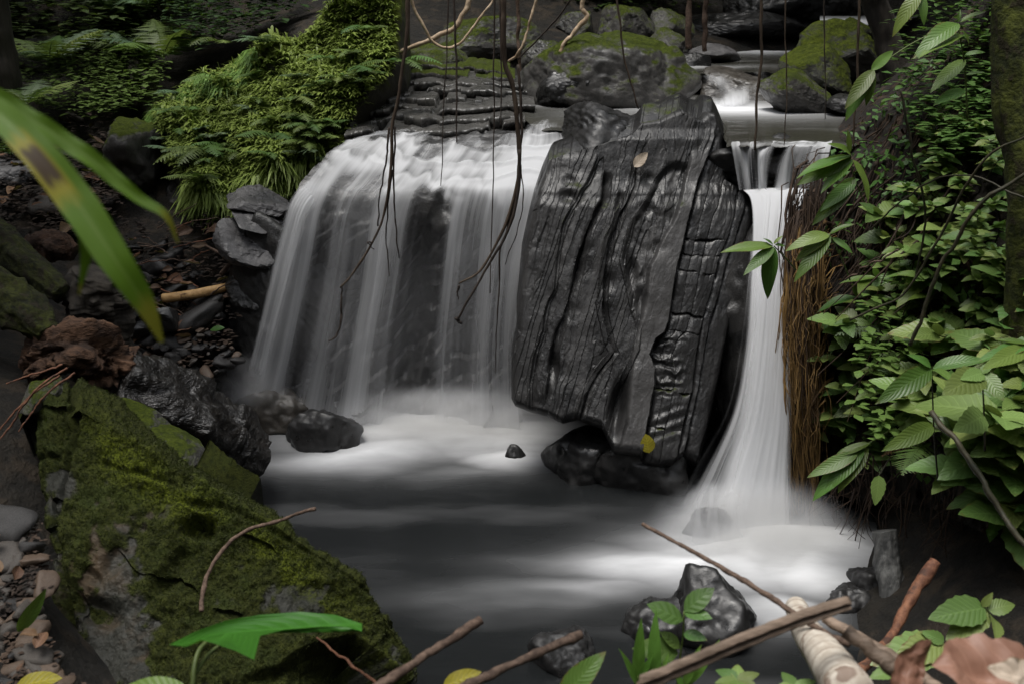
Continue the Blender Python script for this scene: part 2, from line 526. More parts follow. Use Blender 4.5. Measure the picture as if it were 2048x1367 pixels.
M = {}
M['brownwet'] = rock_mat('brown_wet_stone', (0.020, 0.017, 0.014), (0.050, 0.044, 0.036), (0.35, 0.6), bump=0.5, scale=2.2)
M['slab'] = rock_mat('wet_slab_stone', (0.007, 0.007, 0.0072), (0.022, 0.0215, 0.0215), (0.26, 0.46), spec=0.42, tone=(0.062, 0.060, 0.059), bump=0.45, scale=1.6, moss=(1.16, 0.22))
M['wet'] = rock_mat('black_wet_stone', (0.006, 0.006, 0.006), (0.020, 0.0195, 0.0195), (0.26, 0.6), bump=0.55, scale=3.0)
M['ledge'] = rock_mat('ledge_stone', (0.026, 0.026, 0.024), (0.085, 0.082, 0.077), (0.2, 0.45), bump=0.6, scale=1.8, moss=(1.45, 0.15))
M['cliff'] = rock_mat('fall_stone', (0.010, 0.010, 0.010), (0.030, 0.029, 0.028), (0.28, 0.55), bump=0.8, scale=1.5)
M['grey'] = rock_mat('grey_stone', (0.035, 0.034, 0.035), (0.10, 0.097, 0.098), (0.4, 0.65), bump=0.6, scale=2.0)
M['mossy'] = rock_mat('mossy_stone', (0.040, 0.038, 0.034), (0.090, 0.086, 0.080), (0.45, 0.7), moss=(0.62, 0.35), lichen=0.6, bump=0.7, scale=1.4)
M['mossier'] = rock_mat('deep_moss_stone', (0.025, 0.025, 0.022), (0.060, 0.058, 0.052), (0.5, 0.7), moss=(0.30, 0.35), mosscol=((0.020, 0.029, 0.004), (0.082, 0.102, 0.012)), bump=0.8, scale=1.8)
M['moss_low'] = rock_mat('half_mossy_stone', (0.030, 0.030, 0.028), (0.075, 0.070, 0.066), (0.3, 0.6), moss=(0.62, 0.25), lichen=0.5, bump=0.7, scale=1.6)
M['fore'] = rock_mat('mossy_slab_stone', (0.012, 0.013, 0.010), (0.036, 0.036, 0.031), (0.55, 0.8), moss=(0.58, 0.40), mosscol=((0.010, 0.013, 0.004), (0.040, 0.046, 0.010)), lichen=0.45, bump=0.6, scale=1.9, spec=0.18, mudcol=(0.060, 0.040, 0.022), lime=True, mossattr=True)
M['mound'] = rock_mat('moss_mound_stone', (0.020, 0.020, 0.016), (0.050, 0.046, 0.036), (0.6, 0.8), moss=(0.15, 0.4), mosscol=((0.034, 0.050, 0.007), (0.105, 0.130, 0.016)), bump=0.8, scale=2.4)
M['soil'] = plain_mat('dark_soil', (0.005, 0.0045, 0.0035), (0.016, 0.013, 0.009), 0.85, 14.0, 1.0, c3=(0.030, 0.022, 0.014), dist=0.05, detail=8.0)
M['bank'] = plain_mat('root_soil', (0.005, 0.004, 0.003), (0.018, 0.013, 0.009), 0.9, 14.0, 0.9, stretch=(2.2, 2.2, 0.6), c3=(0.050, 0.030, 0.018), dist=0.03)
M['pool'] = pool_mat('pool_water')
M['stream'] = pool_mat('stream_water', (0.030, 0.029, 0.022), rough=0.2, str_=(1.6, 7.0, 1), fine=1.2)
M['fall'] = fall_mat('falling_water')
M['fall2'] = fall_mat('falling_water_front', sx=15.0, sy=0.7, lo=0.40, hi=0.95)
M['narrow'] = fall_mat('falling_water_narrow', sx=9.0, sy=0.6, lo=0.2, hi=0.75)
M['nettle'] = leaf_mat('nettle_leaf', (0.100, 0.165, 0.034), (0.180, 0.262, 0.076), 0.22, 0.25, 0.40, 10.0, spots=0.25)
M['lance'] = leaf_mat('lance_leaf', (0.070, 0.135, 0.018), (0.125, 0.210, 0.045), 0.18, 0.32, 0.38, 12.0, spots=0.3)
M['small_leaf'] = leaf_mat('small_leaf', (0.055, 0.115, 0.018), (0.115, 0.190, 0.045), 0.2, 0.3, 0.45, 5.0)
M['fern'] = leaf_mat('fern_frond', (0.058, 0.110, 0.020), (0.120, 0.185, 0.045), 0.1, 0.3, 0.5, 3.0)
M['fern_pale'] = leaf_mat('pale_fern_frond', (0.075, 0.125, 0.060), (0.130, 0.190, 0.100), 0.1, 0.25, 0.5, 3.0)
M['fern_brown'] = leaf_mat('brown_fern_frond', (0.14, 0.065, 0.030), (0.24, 0.125, 0.065), 0.1, 0.2, 0.6, 3.0, hue=0.01)
M['tuft'] = leaf_mat('tuft_blade', (0.085, 0.170, 0.026), (0.195, 0.300, 0.066), 0.15, 0.3, 0.5, 2.0)
M['arrow'] = leaf_mat('arrow_leaf', (0.030, 0.125, 0.012), (0.050, 0.165, 0.020), 0.25, 0.35, 0.33, 7.0, hue=0.0)
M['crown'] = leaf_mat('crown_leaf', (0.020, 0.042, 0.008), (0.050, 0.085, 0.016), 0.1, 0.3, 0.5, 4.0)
M['dead'] = leaf_mat('dead_leaf', (0.055, 0.030, 0.015), (0.17, 0.095, 0.052), 0.25, 0.2, 0.6, 7.0, spots=0.4, hue=0.012)
M['dead_red'] = leaf_mat('dead_red_leaf', (0.24, 0.105, 0.070), (0.40, 0.235, 0.165), 0.12, 0.25, 0.5, 7.0, spots=0.3, hue=0.004)
M['dead_pale'] = leaf_mat('dead_pale_leaf', (0.34, 0.27, 0.20), (0.48, 0.40, 0.32), 0.25, 0.2, 0.6, 7.0, hue=0.004)
M['dead_yellow'] = leaf_mat('yellow_leaf', (0.20, 0.19, 0.012), (0.34, 0.28, 0.02), 0.3, 0.3, 0.5, 7.0, spots=0.8, hue=0.0)
M['stem'] = plain_mat('green_stem', (0.055, 0.085, 0.020), (0.090, 0.120, 0.030), 0.5, 40)
M['stem_dark'] = plain_mat('dark_stem', (0.020, 0.022, 0.012), (0.050, 0.042, 0.024), 0.6, 40)
M['vine'] = plain_mat('vine_bark', (0.045, 0.030, 0.020), (0.105, 0.075, 0.052), 0.8, 60, stretch=(1, 1, .25))
M['vine_dark'] = plain_mat('dark_vine_bark', (0.022, 0.016, 0.013), (0.060, 0.044, 0.034), 0.75, 60, stretch=(1, 1, .25))
M['root_pale'] = plain_mat('pale_root', (0.26, 0.18, 0.11), (0.46, 0.36, 0.25), 0.65, 40)
M['root_gold'] = plain_mat('golden_roots', (0.075, 0.040, 0.012), (0.240, 0.145, 0.045), 0.7, 25, stretch=(1, 1, .15), c3=(0.03, 0.016, 0.008))
M['root_brown'] = plain_mat('brown_roots', (0.016, 0.009, 0.006), (0.070, 0.042, 0.024), 0.8, 25, stretch=(1, 1, .3))
M['bark'] = plain_mat('trunk_bark', (0.014, 0.012, 0.010), (0.042, 0.036, 0.028), 0.9, 30, 0.8, stretch=(1, 1, .25))
M['bark_moss'] = plain_mat('mossy_bark', (0.006, 0.007, 0.003), (0.036, 0.042, 0.006), 0.95, 45, 0.9, c3=(0.014, 0.010, 0.007), dist=0.012)
M['stick'] = plain_mat('twig_bark', (0.045, 0.028, 0.020), (0.130, 0.088, 0.064), 0.85, 90, stretch=(1, 1, 1))
M['stick_tan'] = plain_mat('tan_stick', (0.26, 0.15, 0.055), (0.42, 0.27, 0.12), 0.6, 45, c3=(0.09, 0.045, 0.02))
M['stick_red'] = plain_mat('red_stick', (0.070, 0.028, 0.016), (0.19, 0.085, 0.045), 0.75, 60, c3=(0.03, 0.016, 0.012))
M['frond_dry'] = plain_mat('dry_stalk', (0.085, 0.060, 0.042), (0.21, 0.155, 0.115), 0.7, 70, 0.7, stretch=(.15, 1, 1))
M['rot'] = plain_mat('rotten_wood', (0.022, 0.012, 0.008), (0.13, 0.070, 0.040), 0.9, 26, 1.0, stretch=(.5, 1.2, 1.2), c3=(0.022, 0.014, 0.010), dist=0.02)
M['log_wet'] = plain_mat('black_wet_wood', (0.006, 0.0055, 0.005), (0.022, 0.019, 0.016), 0.28, 26, 1.0, stretch=(.5, 1.4, 1.4), spec=0.6, dist=0.02)
M['grey_wood'] = plain_mat('grey_wood', (0.035, 0.036, 0.036), (0.12, 0.12, 0.115), 0.7, 18, 0.9, stretch=(2, 2, .25), dist=0.012)
M['pebble'] = rock_mat('pebble_stone', (0.020, 0.017, 0.014), (0.060, 0.051, 0.043), (0.5, 0.8), bump=0.5, scale=6.0)
M['pebble_dark'] = rock_mat('dark_pebble_stone', (0.008, 0.008, 0.008), (0.032, 0.030, 0.029), (0.35, 0.7), bump=0.8, scale=5.0)
M['pebble_warm'] = rock_mat('warm_pebble_stone', (0.034, 0.022, 0.014), (0.090, 0.060, 0.040), (0.5, 0.8), bump=0.5, scale=6.0)
def _culm_mat():
    t = NT('pale_culm')
    co = t.coord()
    n = t.noise(t.scaled(co, (60, 60, 14)), 1.0, 4, 0.6)
    col = t.mix(t.ramp(n, 0.35, 0.7), (0.44, 0.38, 0.31), (0.60, 0.55, 0.47))
    col = t.mix(t.math('MULTIPLY', t.ramp(t.noise(co, 20, 3), 0.58, 0.66), .8), col, (0.16, 0.10, 0.07))
    a = t.attr('ring')
    col = t.mix(a, col, (0.14, 0.085, 0.055))
    return t.done(t.n('BsdfPrincipled', {'Base Color': col, 'Roughness': 0.65, 'Normal': t.bump(n, 0.3, .003)}))
M['culm'] = _culm_mat()
def _blade_mat(patch=True):
    t = NT('near_blade')
    uv = t.coord('UV')
    y = t.n('SeparateXYZ', {0: uv}, 1); x = t.n('SeparateXYZ', {0: uv}, 0)
    ax = t.math('ABSOLUTE', t.math('SUBTRACT', x, .5))
    n = t.noise(t.scaled(uv, (30, 3, 1)), 1.0, 3)
    col = t.mix(n, (0.060, 0.130, 0.006), (0.105, 0.195, 0.012))
    col = t.mix(t.math('MULTIPLY', t.ramp(ax, .06, .01), .4), col, (0.16, 0.24, 0.05))
    # a withered patch a third of the way down and a yellow tip
    w = t.math('ADD', y, t.math('MULTIPLY', t.math('SUBTRACT', t.noise(uv, 14, 3), .5), .10))
    p = t.math('MULTIPLY', t.ramp(w, .42, .45), t.ramp(w, .57, .53))
    p = t.math('MULTIPLY', p, t.ramp(x, .30, .45)); p = t.math('MULTIPLY', p, t.ramp(x, .98, .8))
    yl = t.math('MULTIPLY', t.ramp(w, .37, .43), t.ramp(w, .63, .56)); yl = t.math('MULTIPLY', yl, t.ramp(x, .22, .4))
    if patch:
        col = t.mix(t.math('MULTIPLY', yl, .8), col, (0.30, 0.25, 0.02))
        col = t.mix(t.math('MULTIPLY', p, .95), col, (0.030, 0.011, 0.004))
    col = t.mix(t.math('MULTIPLY', t.ramp(w, .86, .93), .7), col, (0.22, 0.19, 0.02))
    pb = t.n('BsdfPrincipled', {'Base Color': col, 'Roughness': 0.55, 'Specular IOR Level': 0.3})
    return t.done(t.n('MixShader', {0: .4, 1: pb, 2: t.n('BsdfTranslucent', {'Color': col})}))
M['blade'] = _blade_mat()
M['blade_plain'] = _blade_mat(False)
M['grass_leaf'] = leaf_mat('grassy_leaf', (0.075, 0.165, 0.020), (0.115, 0.225, 0.040), 0.1, 0.3, 0.4, 3.0, hue=0.01)
M['moss_blade'] = leaf_mat('moss_blade', (0.011, 0.014, 0.004), (0.045, 0.053, 0.010), 0.0, 0.3, 0.8, 2.0)
M['litter'] = plain_mat('leaf_litter', (0.008, 0.005, 0.004), (0.045, 0.028, 0.018), 0.8, 9.0)
M['trunk_moss'] = plain_mat('green_trunk_moss', (0.014, 0.018, 0.004), (0.070, 0.082, 0.012), 0.95, 45, 0.9, c3=(0.020, 0.014, 0.009), dist=0.012)
# ------------------------------------------------------------------ ground: one sheet through known heights
def _ctrl():
    c = []
    for u, v in ((600, 1000), (900, 950), (1200, 1050), (1500, 1150), (1000, 1200), (1300, 1300), (800, 1150), (720, 870), (1650, 1150)):
        c.append(PZ(u, v, -0.3))
    for u, v, Y in ((300, 760, 4.5), (450, 790, 4.95), (300, 600, 5.0), (420, 640, 5.1), (420, 500, 5.35), (100, 450, 5.5), (100, 300, 6.5), (250, 300, 6.3), (0, 600, 4.7), (-200, 600, 4.4),
                    (0, 150, 7.6), (250, 120, 7.8), (450, 60, 8.6), (40, 1180, 2.35), (40, 1400, 2.0), (0, 900, 3.1), (120, 800, 3.5), (-200, 1000, 2.6), (-300, 300, 5.5)):
        c.append(P(u, v, Y))
    c += [np.array(q, float) for q in (
        (-1.2, 2.7, 0.0), (-0.6, 2.5, -0.25), (0, 1.0, 1.2), (0, 1.5, 0.84), (0, 2.0, 0.40), (0, 2.45, -0.10), (1, 1.5, 0.86), (1, 2.0, 0.45), (-1, 1.5, 0.86),
        (0.9, 2.45, -0.05), (0, 0, 0.75), (2, 0, 0.9), (-2, 0, 0.9), (-0.5, 5.25, 1.10), (0.3, 5.3, 1.15), (1, 5.2, 1.2), (1.5, 5.2, 1.25), (0.5, 6.5, 1.3), (1.5, 6.5, 1.4),
        (-0.5, 4.85, -0.2), (0.3, 4.85, -0.2), (0.9, 4.75, -0.2), (1.2, 4.2, -.1), (1.5, 3.5, 0.05), (1.75, 3.0, 0.4), (2.7, 3.5, 1.5), (2.3, 4.6, 1.5), (2.9, 5.6, 1.9), (3, 2, 1.2),
        (0.2, 7.3, 1.60), (-0.4, 8.2, 2.0), (1.5, 8.0, 1.55), (2.6, 7.8, 1.5), (1.2, 9.6, 2.3), (2.8, 9.2, 1.75), (4.2, 8.0, 2.4), (0, 11, 3.4), (-1.5, 7.6, 1.9), (-3, 9, 2.6), (4, 11, 3.5),
        (-5, 7, 2.6), (-6, 4, 2.5), (-4, 2, 1.6), (5, 4, 3), (5, 7, 3.4), (0, 16, 5.5), (-8, 14, 5.5), (8, 14, 6), (-10, 0, 3), (10, 0, 4), (0, -6, 1.0), (-8, -8, 2), (8, -8, 3))]
    return np.array(c)
_C = _ctrl()
def _rbf():
    n = len(_C)
    d = np.linalg.norm(_C[:, None, :2] - _C[None, :, :2], axis=-1)
    A = np.zeros((n + 3, n + 3))
    A[:n, :n] = d
    A[:n, n] = 1; A[:n, n + 1:] = _C[:, :2]
    A[n, :n] = 1; A[n + 1:, :n] = _C[:, :2].T
    return np.linalg.solve(A, np.concatenate([_C[:, 2], [0, 0, 0]]))
_W = _rbf()
def ground_z(x, y):
    x, y = np.broadcast_arrays(np.asarray(x, float), np.asarray(y, float))
    q = np.stack([x, y], -1).reshape(-1, 2)
    z = _W[-3] + q @ _W[-2:]
    for k in range(len(_C)):
        z += _W[k] * np.hypot(q[:, 0] - _C[k, 0], q[:, 1] - _C[k, 1])
    z += fbm(v3(q[:, 0], q[:, 1]), 1.5, 5, 4) * 0.06 + fbm(v3(q[:, 0], q[:, 1]), 0.5, 2, 9) * np.clip(np.hypot(q[:, 0], q[:, 1] - 4) - 5, 0, 20) * 0.05
    z += 15 * sstep(6.5, 19, np.hypot(q[:, 0], q[:, 1] - 4))      # rise added all round, out of view, to block low sky light
    return z.reshape(x.shape)
def _ground():
    t = np.linspace(-1, 1, 300)
    gx = 3.6 * t + 36 * t ** 5
    gy = 4.4 + 4.2 * t + 36 * t ** 5
    X, Y = np.meshgrid(gx, gy)
    Z = ground_z(X, Y)
    o = mk('ground', np.stack([X, Y, Z], -1), grid_faces(300, 300), M['soil'], origin=(0, 0, 0))
    tag(o, kind='structure')
    return o
ground = _ground()

# ------------------------------------------------------------------ lower pool
def bump2(x, y, c, sx, sy, ang=0.0, p=0.72):
    dx, dy = x - c[0], y - c[1]
    ca, sa = math.cos(ang), math.sin(ang)
    a, b = (dx * ca + dy * sa) / sx, (-dx * sa + dy * ca) / sy
    return np.exp(-((a * a + b * b) * .9) ** p)
def _pool():
    n, m = 330, 420
    X, Y = np.meshgrid(np.linspace(-2.0, 2.4, m), np.linspace(1.7, 5.3, n))
    w = fbm(v3(X * 1.1, Y * 2.6), 1.4, 4, 21) * 0.16
    x, y = X + w, Y + w * 0.7 + fbm(v3(X, Y), 2.0, 3, 5) * 0.1
    f = 0
    def at(u, v): return PZ(u, v, 0)
    f = np.maximum(f, 0.92 * bump2(x, y, at(870, 866), 0.62, 0.22))          # under the wide fall
    f = np.maximum(f, 0.72 * bump2(x, y, at(760, 905), 0.48, 0.18, 0.25))
    f = np.maximum(f, 0.62 * bump2(x, y, at(1030, 905), 0.26, 0.16))
    f = np.maximum(f, 0.55 * bump2(x, y, at(470, 800), 0.3, 0.22))
    f = np.maximum(f, 0.28 * bump2(x, y, at(590, 915), 0.3, 0.15, 0.4))
    f = np.maximum(f, 0.22 * bump2(x, y, at(960, 940), 0.6, 0.13, 0.1))
    f = np.maximum(f, 1.0 * bump2(x, y, at(1550, 1105), 0.42, 0.21))         # under the narrow fall
    f = np.maximum(f, 0.72 * bump2(x, y, at(1640, 1140), 0.26, 0.16))
    f = np.maximum(f, 0.80 * bump2(x, y, at(1400, 1140), 0.45, 0.15, -0.05))
    f = np.maximum(f, 0.60 * bump2(x, y, at(1560, 1225), 0.20, 0.13))
    f = np.maximum(f, 0.30 * bump2(x, y, at(1220, 1120), 0.42, 0.10, -0.05))
    f = np.maximum(f, 0.34 * bump2(x, y, at(1190, 1180), 0.50, 0.09, 0.05))
    f = np.maximum(f, 0.14 * bump2(x, y, at(900, 1205), 0.5, 0.09, 0.05))
    f = f * sstep(-.10, .45, f) + 0.035 * sstep(-0.1, 0.6, fbm(v3(X * 1.0, Y * 4.0), 1.3, 4, 33))
    st = fbm(v3(X * 1.6, Y * 9), 1.0, 4, 8)
    f = np.clip(f * (1 + st * 0.30 * sstep(1.0, .4, f)), 0, 1.1)
    Z = 0.05 * np.clip(f - 0.25, 0, 1) + fbm(v3(X, Y * 2), 3.0, 3, 14) * 0.004
    Z += 0.05 * bump2(X, Y, at(1560, 1095), 0.30, 0.14) + 0.04 * bump2(X, Y, at(870, 850), 0.5, 0.14)
    o = mk('pool', np.stack([X, Y, Z], -1), grid_faces(n, m), M['pool'], attrs={'foam': f}, origin=(0, 0, 0))
    tag(o, kind='structure')
_pool()

# ------------------------------------------------------------------ upper stream, three levels
def stream_sheet(name, rows, foams, n, m, zj=0.006, seed=1, mat='stream'):
    """rows of (u, v, z) points from near to far, lofted"""
    Rw = np.array([[PZ(u, v, z) for u, v, z in r] for r in rows])
    k = Rw.shape[1]
    tt = np.linspace(0, 1, k)
    A = np.stack([np.stack([np.interp(np.linspace(0, 1, m), tt, r[:, c]) for c in range(3)], -1) for r in Rw])
    G = np.stack([resample(A[:, j], n) for j in range(m)], 1)
    rim = np.linspace(1, 0, n)[:, None] ** 8
    G[..., 1] += rim * fbm(v3(np.linspace(0, 40, m)[None] * np.ones((n, 1)), seed, 0), 1, 3, seed) * .05
    G[..., 2] += rim * (fbm(v3(np.linspace(0, 30, m)[None] * np.ones((n, 1)), seed, 4), 1, 3, seed) * .012 - .012)
    X, Y = G[..., 0], G[..., 1]
    f = 0.0 + 0.06 * sstep(0.1, 0.6, fbm(v3(X * 1.2, Y * 4), 1.5, 3, seed))
    wx = fbm(v3(X, Y), 2.5, 3, seed + 3) * 0.10
    for (u, v, z, sx, sy, a, amt) in foams:
        f = np.maximum(f, amt * bump2(X + wx, Y + wx, PZ(u, v, z), sx, sy, a))
    G[..., 2] += fbm(v3(X * 2, Y * 3), 2.0, 3, seed + 6) * zj
    o = mk(name, G, grid_faces(n, m), M[mat], attrs={'foam': np.clip(f, 0, 1.05)}, origin=(0, 0, 0))
    tag(o, kind='structure')
    return o
Z1, Z2, Z3 = 1.50, 1.64, 1.92
stream_sheet('stream', [[(1085, 262, 1.46), (1250, 250, Z1), (1445, 250, Z1), (1452, 287, Z1), (1560, 287, Z1), (1750, 287, Z1)],
                        [(1060, 248, 1.47), (1250, 242, Z1), (1445, 242, Z1), (1460, 258, Z1), (1560, 258, Z1), (1800, 258, Z1)],
                        [(1040, 225, Z1), (1250, 225, Z1), (1400, 225, Z1), (1460, 225, Z1), (1560, 225, Z1), (1800, 225, Z1)],
                        [(1040, 190, Z1), (1250, 190, Z1), (1400, 190, Z1), (1460, 190, Z1), (1560, 190, Z1), (1800, 190, Z1)],
                        [(1000, 160, Z1), (1250, 160, Z1), (1400, 160, Z1), (1460, 160, Z1), (1560, 160, Z1), (1800, 160, Z1)]],
             [(1460, 217, Z1, 0.45, 0.26, 0, 1.0), (1330, 211, Z1, 0.55, 0.10, 0, 0.8), (1160, 203, Z1, 0.22, 0.08, 0, 0.8), (1600, 287, Z1, 0.12, 0.05, 0, 0.6), (1500, 287, Z1, 0.06, 0.04, 0, 0.4), (1110, 292, 1.44, 0.1, 0.06, 0.8, 0.6)], 120, 200, seed=3)
stream_sheet('stream', [[(1330, 150, Z2), (1470, 143, Z2), (1700, 140, Z2)],
                        [(1330, 130, Z2), (1470, 128, Z2), (1700, 126, Z2)],
                        [(1330, 112, Z2), (1470, 110, Z2), (1700, 108, Z2)],
                        [(1330, 96, Z2), (1470, 94, Z2), (1720, 92, Z2)]],
             [(1540, 101, Z2, 0.55, 0.35, 0, 1.0), (1400, 132, Z2, 0.3, 0.10, 0, 0.4)], 80, 120, seed=5)
stream_sheet('stream', [[(1640, 47, Z3), (1690, 46, Z3), (1800, 45, Z3)],
                        [(1640, 40, Z3), (1690, 40, Z3), (1800, 40, Z3)],
                        [(1640, 32, Z3), (1690, 32, Z3), (1850, 32, Z3)]],
             [(1690, 42, Z3, 0.6, 0.9, 0, 0.9)], 40, 60, seed=7)

# ------------------------------------------------------------------ falling water
def loft(rows, n, m):
    """rows of (u, v, Y): across the flow, from upstream to the foot"""
    A = np.stack([resample([P(u, v, Y) for u, v, Y in r], m) for r in rows])
    return np.stack([resample(A[:, j], n) for j in range(m)], 1)
def sheet(name, rows, dens, mat, label, n=130, m=150, jit=0.006, seed=1, width=1.2, length=1.4, off=(0, 0, 0), parent=None, steps=False):
    G = loft(rows, n, m) + np.array(off)
    s = np.linspace(0, 1, m)[None] * np.ones((n, 1))
    t = np.linspace(0, 1, n)[:, None] * np.ones((1, m))
    G[..., 1] += fbm(v3(s * 22, t * 1.5), 1.0, 3, seed) * jit
    if steps:
        ph = t * 17 + 1.5 * fbm(v3(s * 4, t * 3), 1.0, 3, 39)
        fr = ph - np.floor(ph)
        G[..., 2] += (.5 - sstep(.05, .3, fr) + .5 * fr) * .012 * sstep(.12, .2, t) * sstep(.46, .40, t)
        G[..., 2] += .02 * noise(v3(s * 9, 2, 0), 8) * np.exp(-((t - .46) / .06) ** 2)
    D = np.clip(dens(s, t), 0, 1)
    s = s + .012 * fbm(v3(s * 6, t * 2.5), 1.0, 2, seed + 9) * (t > .3)
    o = mk(name, G, grid_faces(n, m), mat, uv=np.stack([s * width, t * length], -1).reshape(-1, 2), attrs={'dens': D}, parent=parent)
    return o
LF = [[(1030, 226, 5.75), (1060, 224, 5.75), (1090, 222, 5.75), (1130, 220, 5.75)],
      [(760, 262, 5.36), (880, 258, 5.34), (1010, 250, 5.36), (1130, 250, 5.36)],
      [(672, 286, 5.18), (800, 284, 5.16), (960, 282, 5.16), (1135, 290, 5.12)],
      [(632, 320, 5.00), (770, 324, 4.99), (920, 322, 4.99), (1110, 330, 4.93)],
      [(598, 357, 4.87), (728, 366, 4.85), (902, 364, 4.84), (1083, 367, 4.815)],
      [(582, 390, 4.81), (714, 387, 4.785), (896, 385, 4.785), (1073, 394, 4.765)],
      [(562, 450, 4.77), (705, 440, 4.76), (890, 440, 4.75), (1062, 450, 4.74)],
      [(540, 560, 4.74), (690, 560, 4.73), (885, 560, 4.72), (1048, 560, 4.70)],
      [(508, 700, 4.74), (680, 700, 4.70), (882, 700, 4.69), (1040, 700, 4.67)],
      [(474, 832, 4.80), (672, 854, 4.70), (880, 862, 4.68), (1046, 866, 4.66)]]
fall = empty('wide_waterfall', P(800, 850, 4.6))
tag(fall, 'wide silky waterfall pouring over the dark ledge left of the big slab', 'waterfall')
def lip_t(s): return 0.475 + 0.035 * noise(v3(s * 8, 3, 0), 5) + .018 * noise(v3(s * 23, 1, 0), 6)
def dens_wide(s, t):
    lip = lip_t(s)
    s2 = s + (t - .47) * .10 * fbm(v3(s * 4, 0, 0), 1, 2, 77) * (t > .47)
    col = np.interp(s2, [0, .05, .12, .17, .22, .28, .36, .42, .48, .53, .58, .63, .68, .76, .88, .96, 1],
                        [.30, .72, .62, .30, .50, .56, .50, .64, .56, .32, .16, .20, .46, .58, .62, .68, .60])
    col = col - .05 + .26 * fbm(v3(s2 * 13, t * .8), 1.0, 3, 41) + .06 * fbm(v3(s2 * 70, t * 1.5), 1.0, 2, 43)
    low = np.interp(t, [.44, .52, .65, .85, .94, 1], [1.0, .90, .76, .72, .88, 1.0])
    front = col * low * 1.02
    n2 = fbm(v3(s * 7, t * 6), 1.0, 3, 37)
    ph = t * 17 + 1.5 * fbm(v3(s * 4, t * 3), 1.0, 3, 39) + .5 * noise(v3(s * 22, t * 4), 40)
    fr = ph - np.floor(ph)
    stp = np.where(fr < .22, fr / .22, 1 - (fr - .22) / .78)        # a white curl under every little step
    top = -0.02 + 0.52 * sstep(.20, .38, t + .08 * n2) + stp * .24 * sstep(.14, .32, t) + n2 * .46
    top = top + .22 * sstep(.45, .95, s) * sstep(.05, .2, t)
    k = sstep(lip - .03, lip + .02, t)
    d = top * (1 - k) + front * k
    ed = sstep(0, .07, s) * sstep(1.0, .985, s) * sstep(0, .06, t)
    return d * ed * sstep(1.0, .985, t)
sheet('water_veil', LF, dens_wide, M['fall'], '', 260, 320, seed=4, width=1.25, parent=fall, steps=True)
def dens_front(s, t):
    col = np.interp(s, [0, .04, .10, .17, .24, .30, .36, .42, .48, .53, .60, .66, .72, .80, .88, .95, 1],
                       [.3, .62, .45, .20, .48, .32, .30, .60, .42, .15, .06, .25, .55, .42, .55, .52, .5])
    col = col + .25 * fbm(v3(s * 30, t * 1.1), 1.0, 3, 51)
    return col * sstep(.44, .56, t + .04 * noise(v3(s * 12, 5, 0), 3)) * sstep(1.0, .9, t) * 0.85 * np.interp(t, [.4, .8, 1], [1, .75, .8]) * sstep(0, .03, s) * sstep(1.0, .98, s)
sheet('water_veil', LF[3:], lambda s, t: dens_front(s, t * 0.7 + 0.3), M['fall2'], '', 130, 180, seed=9, width=1.25, off=(0, -0.05, 0), parent=fall)
# left arm sliding down the rock beside the ledge
LA = [[(640, 330, 5.05), (665, 345, 5.0), (690, 370, 4.95)],
      [(585, 380, 4.86), (610, 395, 4.84), (640, 420, 4.82)],
      [(560, 450, 4.80), (585, 470, 4.78), (620, 490, 4.76)],
      [(535, 560, 4.77), (560, 580, 4.74), (590, 600, 4.72)],
      [(505, 690, 4.76), (525, 700, 4.73), (560, 720, 4.71)],
      [(468, 800, 4.78), (510, 810, 4.72), (560, 800, 4.70)]]
sheet('water_veil', LA, lambda s, t: .80 * sstep(0, .25, s) * sstep(1, .55, s) * sstep(0, .12, t) * sstep(1, .8, t) * (1.0 - .4 * t), M['fall2'], '', 90, 50, seed=12, width=0.35, off=(0, -0.07, 0), parent=fall)

nf = empty('narrow_waterfall', P(1540, 1090, 3.7))
tag(nf, 'narrow bright waterfall dropping between the big slab and the root bank', 'waterfall')
def _n0():
    us = np.linspace(1462, 1665, 15)
    r = np.random.RandomState(5)
    dv = r.normal(size=15) * 3.0; dy = r.normal(size=15) * .025
    rows = []
    for (v, Y, sh) in ((283, 4.66, 0), (290, 4.57, .3), (300, 4.52, .6), (330, 4.49, .9), (380, 4.46, 1)):
        rows.append([(1545 + (u - 1545) * (1 - .20 * (v - 283) / 97), v + dv[i] * (1 - abs(sh - .5)), Y + dy[i] * (.3 + sh)) for i, u in enumerate(us)])
    return rows
N0 = _n0()
def d_n0(s, t):
    c = np.interp(s, [0, .08, .16, .25, .33, .42, .50, .60, .72, .85, 1], [.40, .50, .58, .40, .25, .56, .42, .30, .60, .48, .55])
    c = c + .32 * fbm(v3(s * 14, t * .8), 1, 3, 83)
    return np.maximum(c * 1.02 - .03, (.5 + .5 * fbm(v3(s * 9, t * 3), 1, 3, 84)) * sstep(.30, .10, t)) * sstep(0, .03, t)
sheet('water_veil', N0, d_n0, M['fall'], '', 50, 80, seed=2, width=0.5, length=0.5, parent=nf)
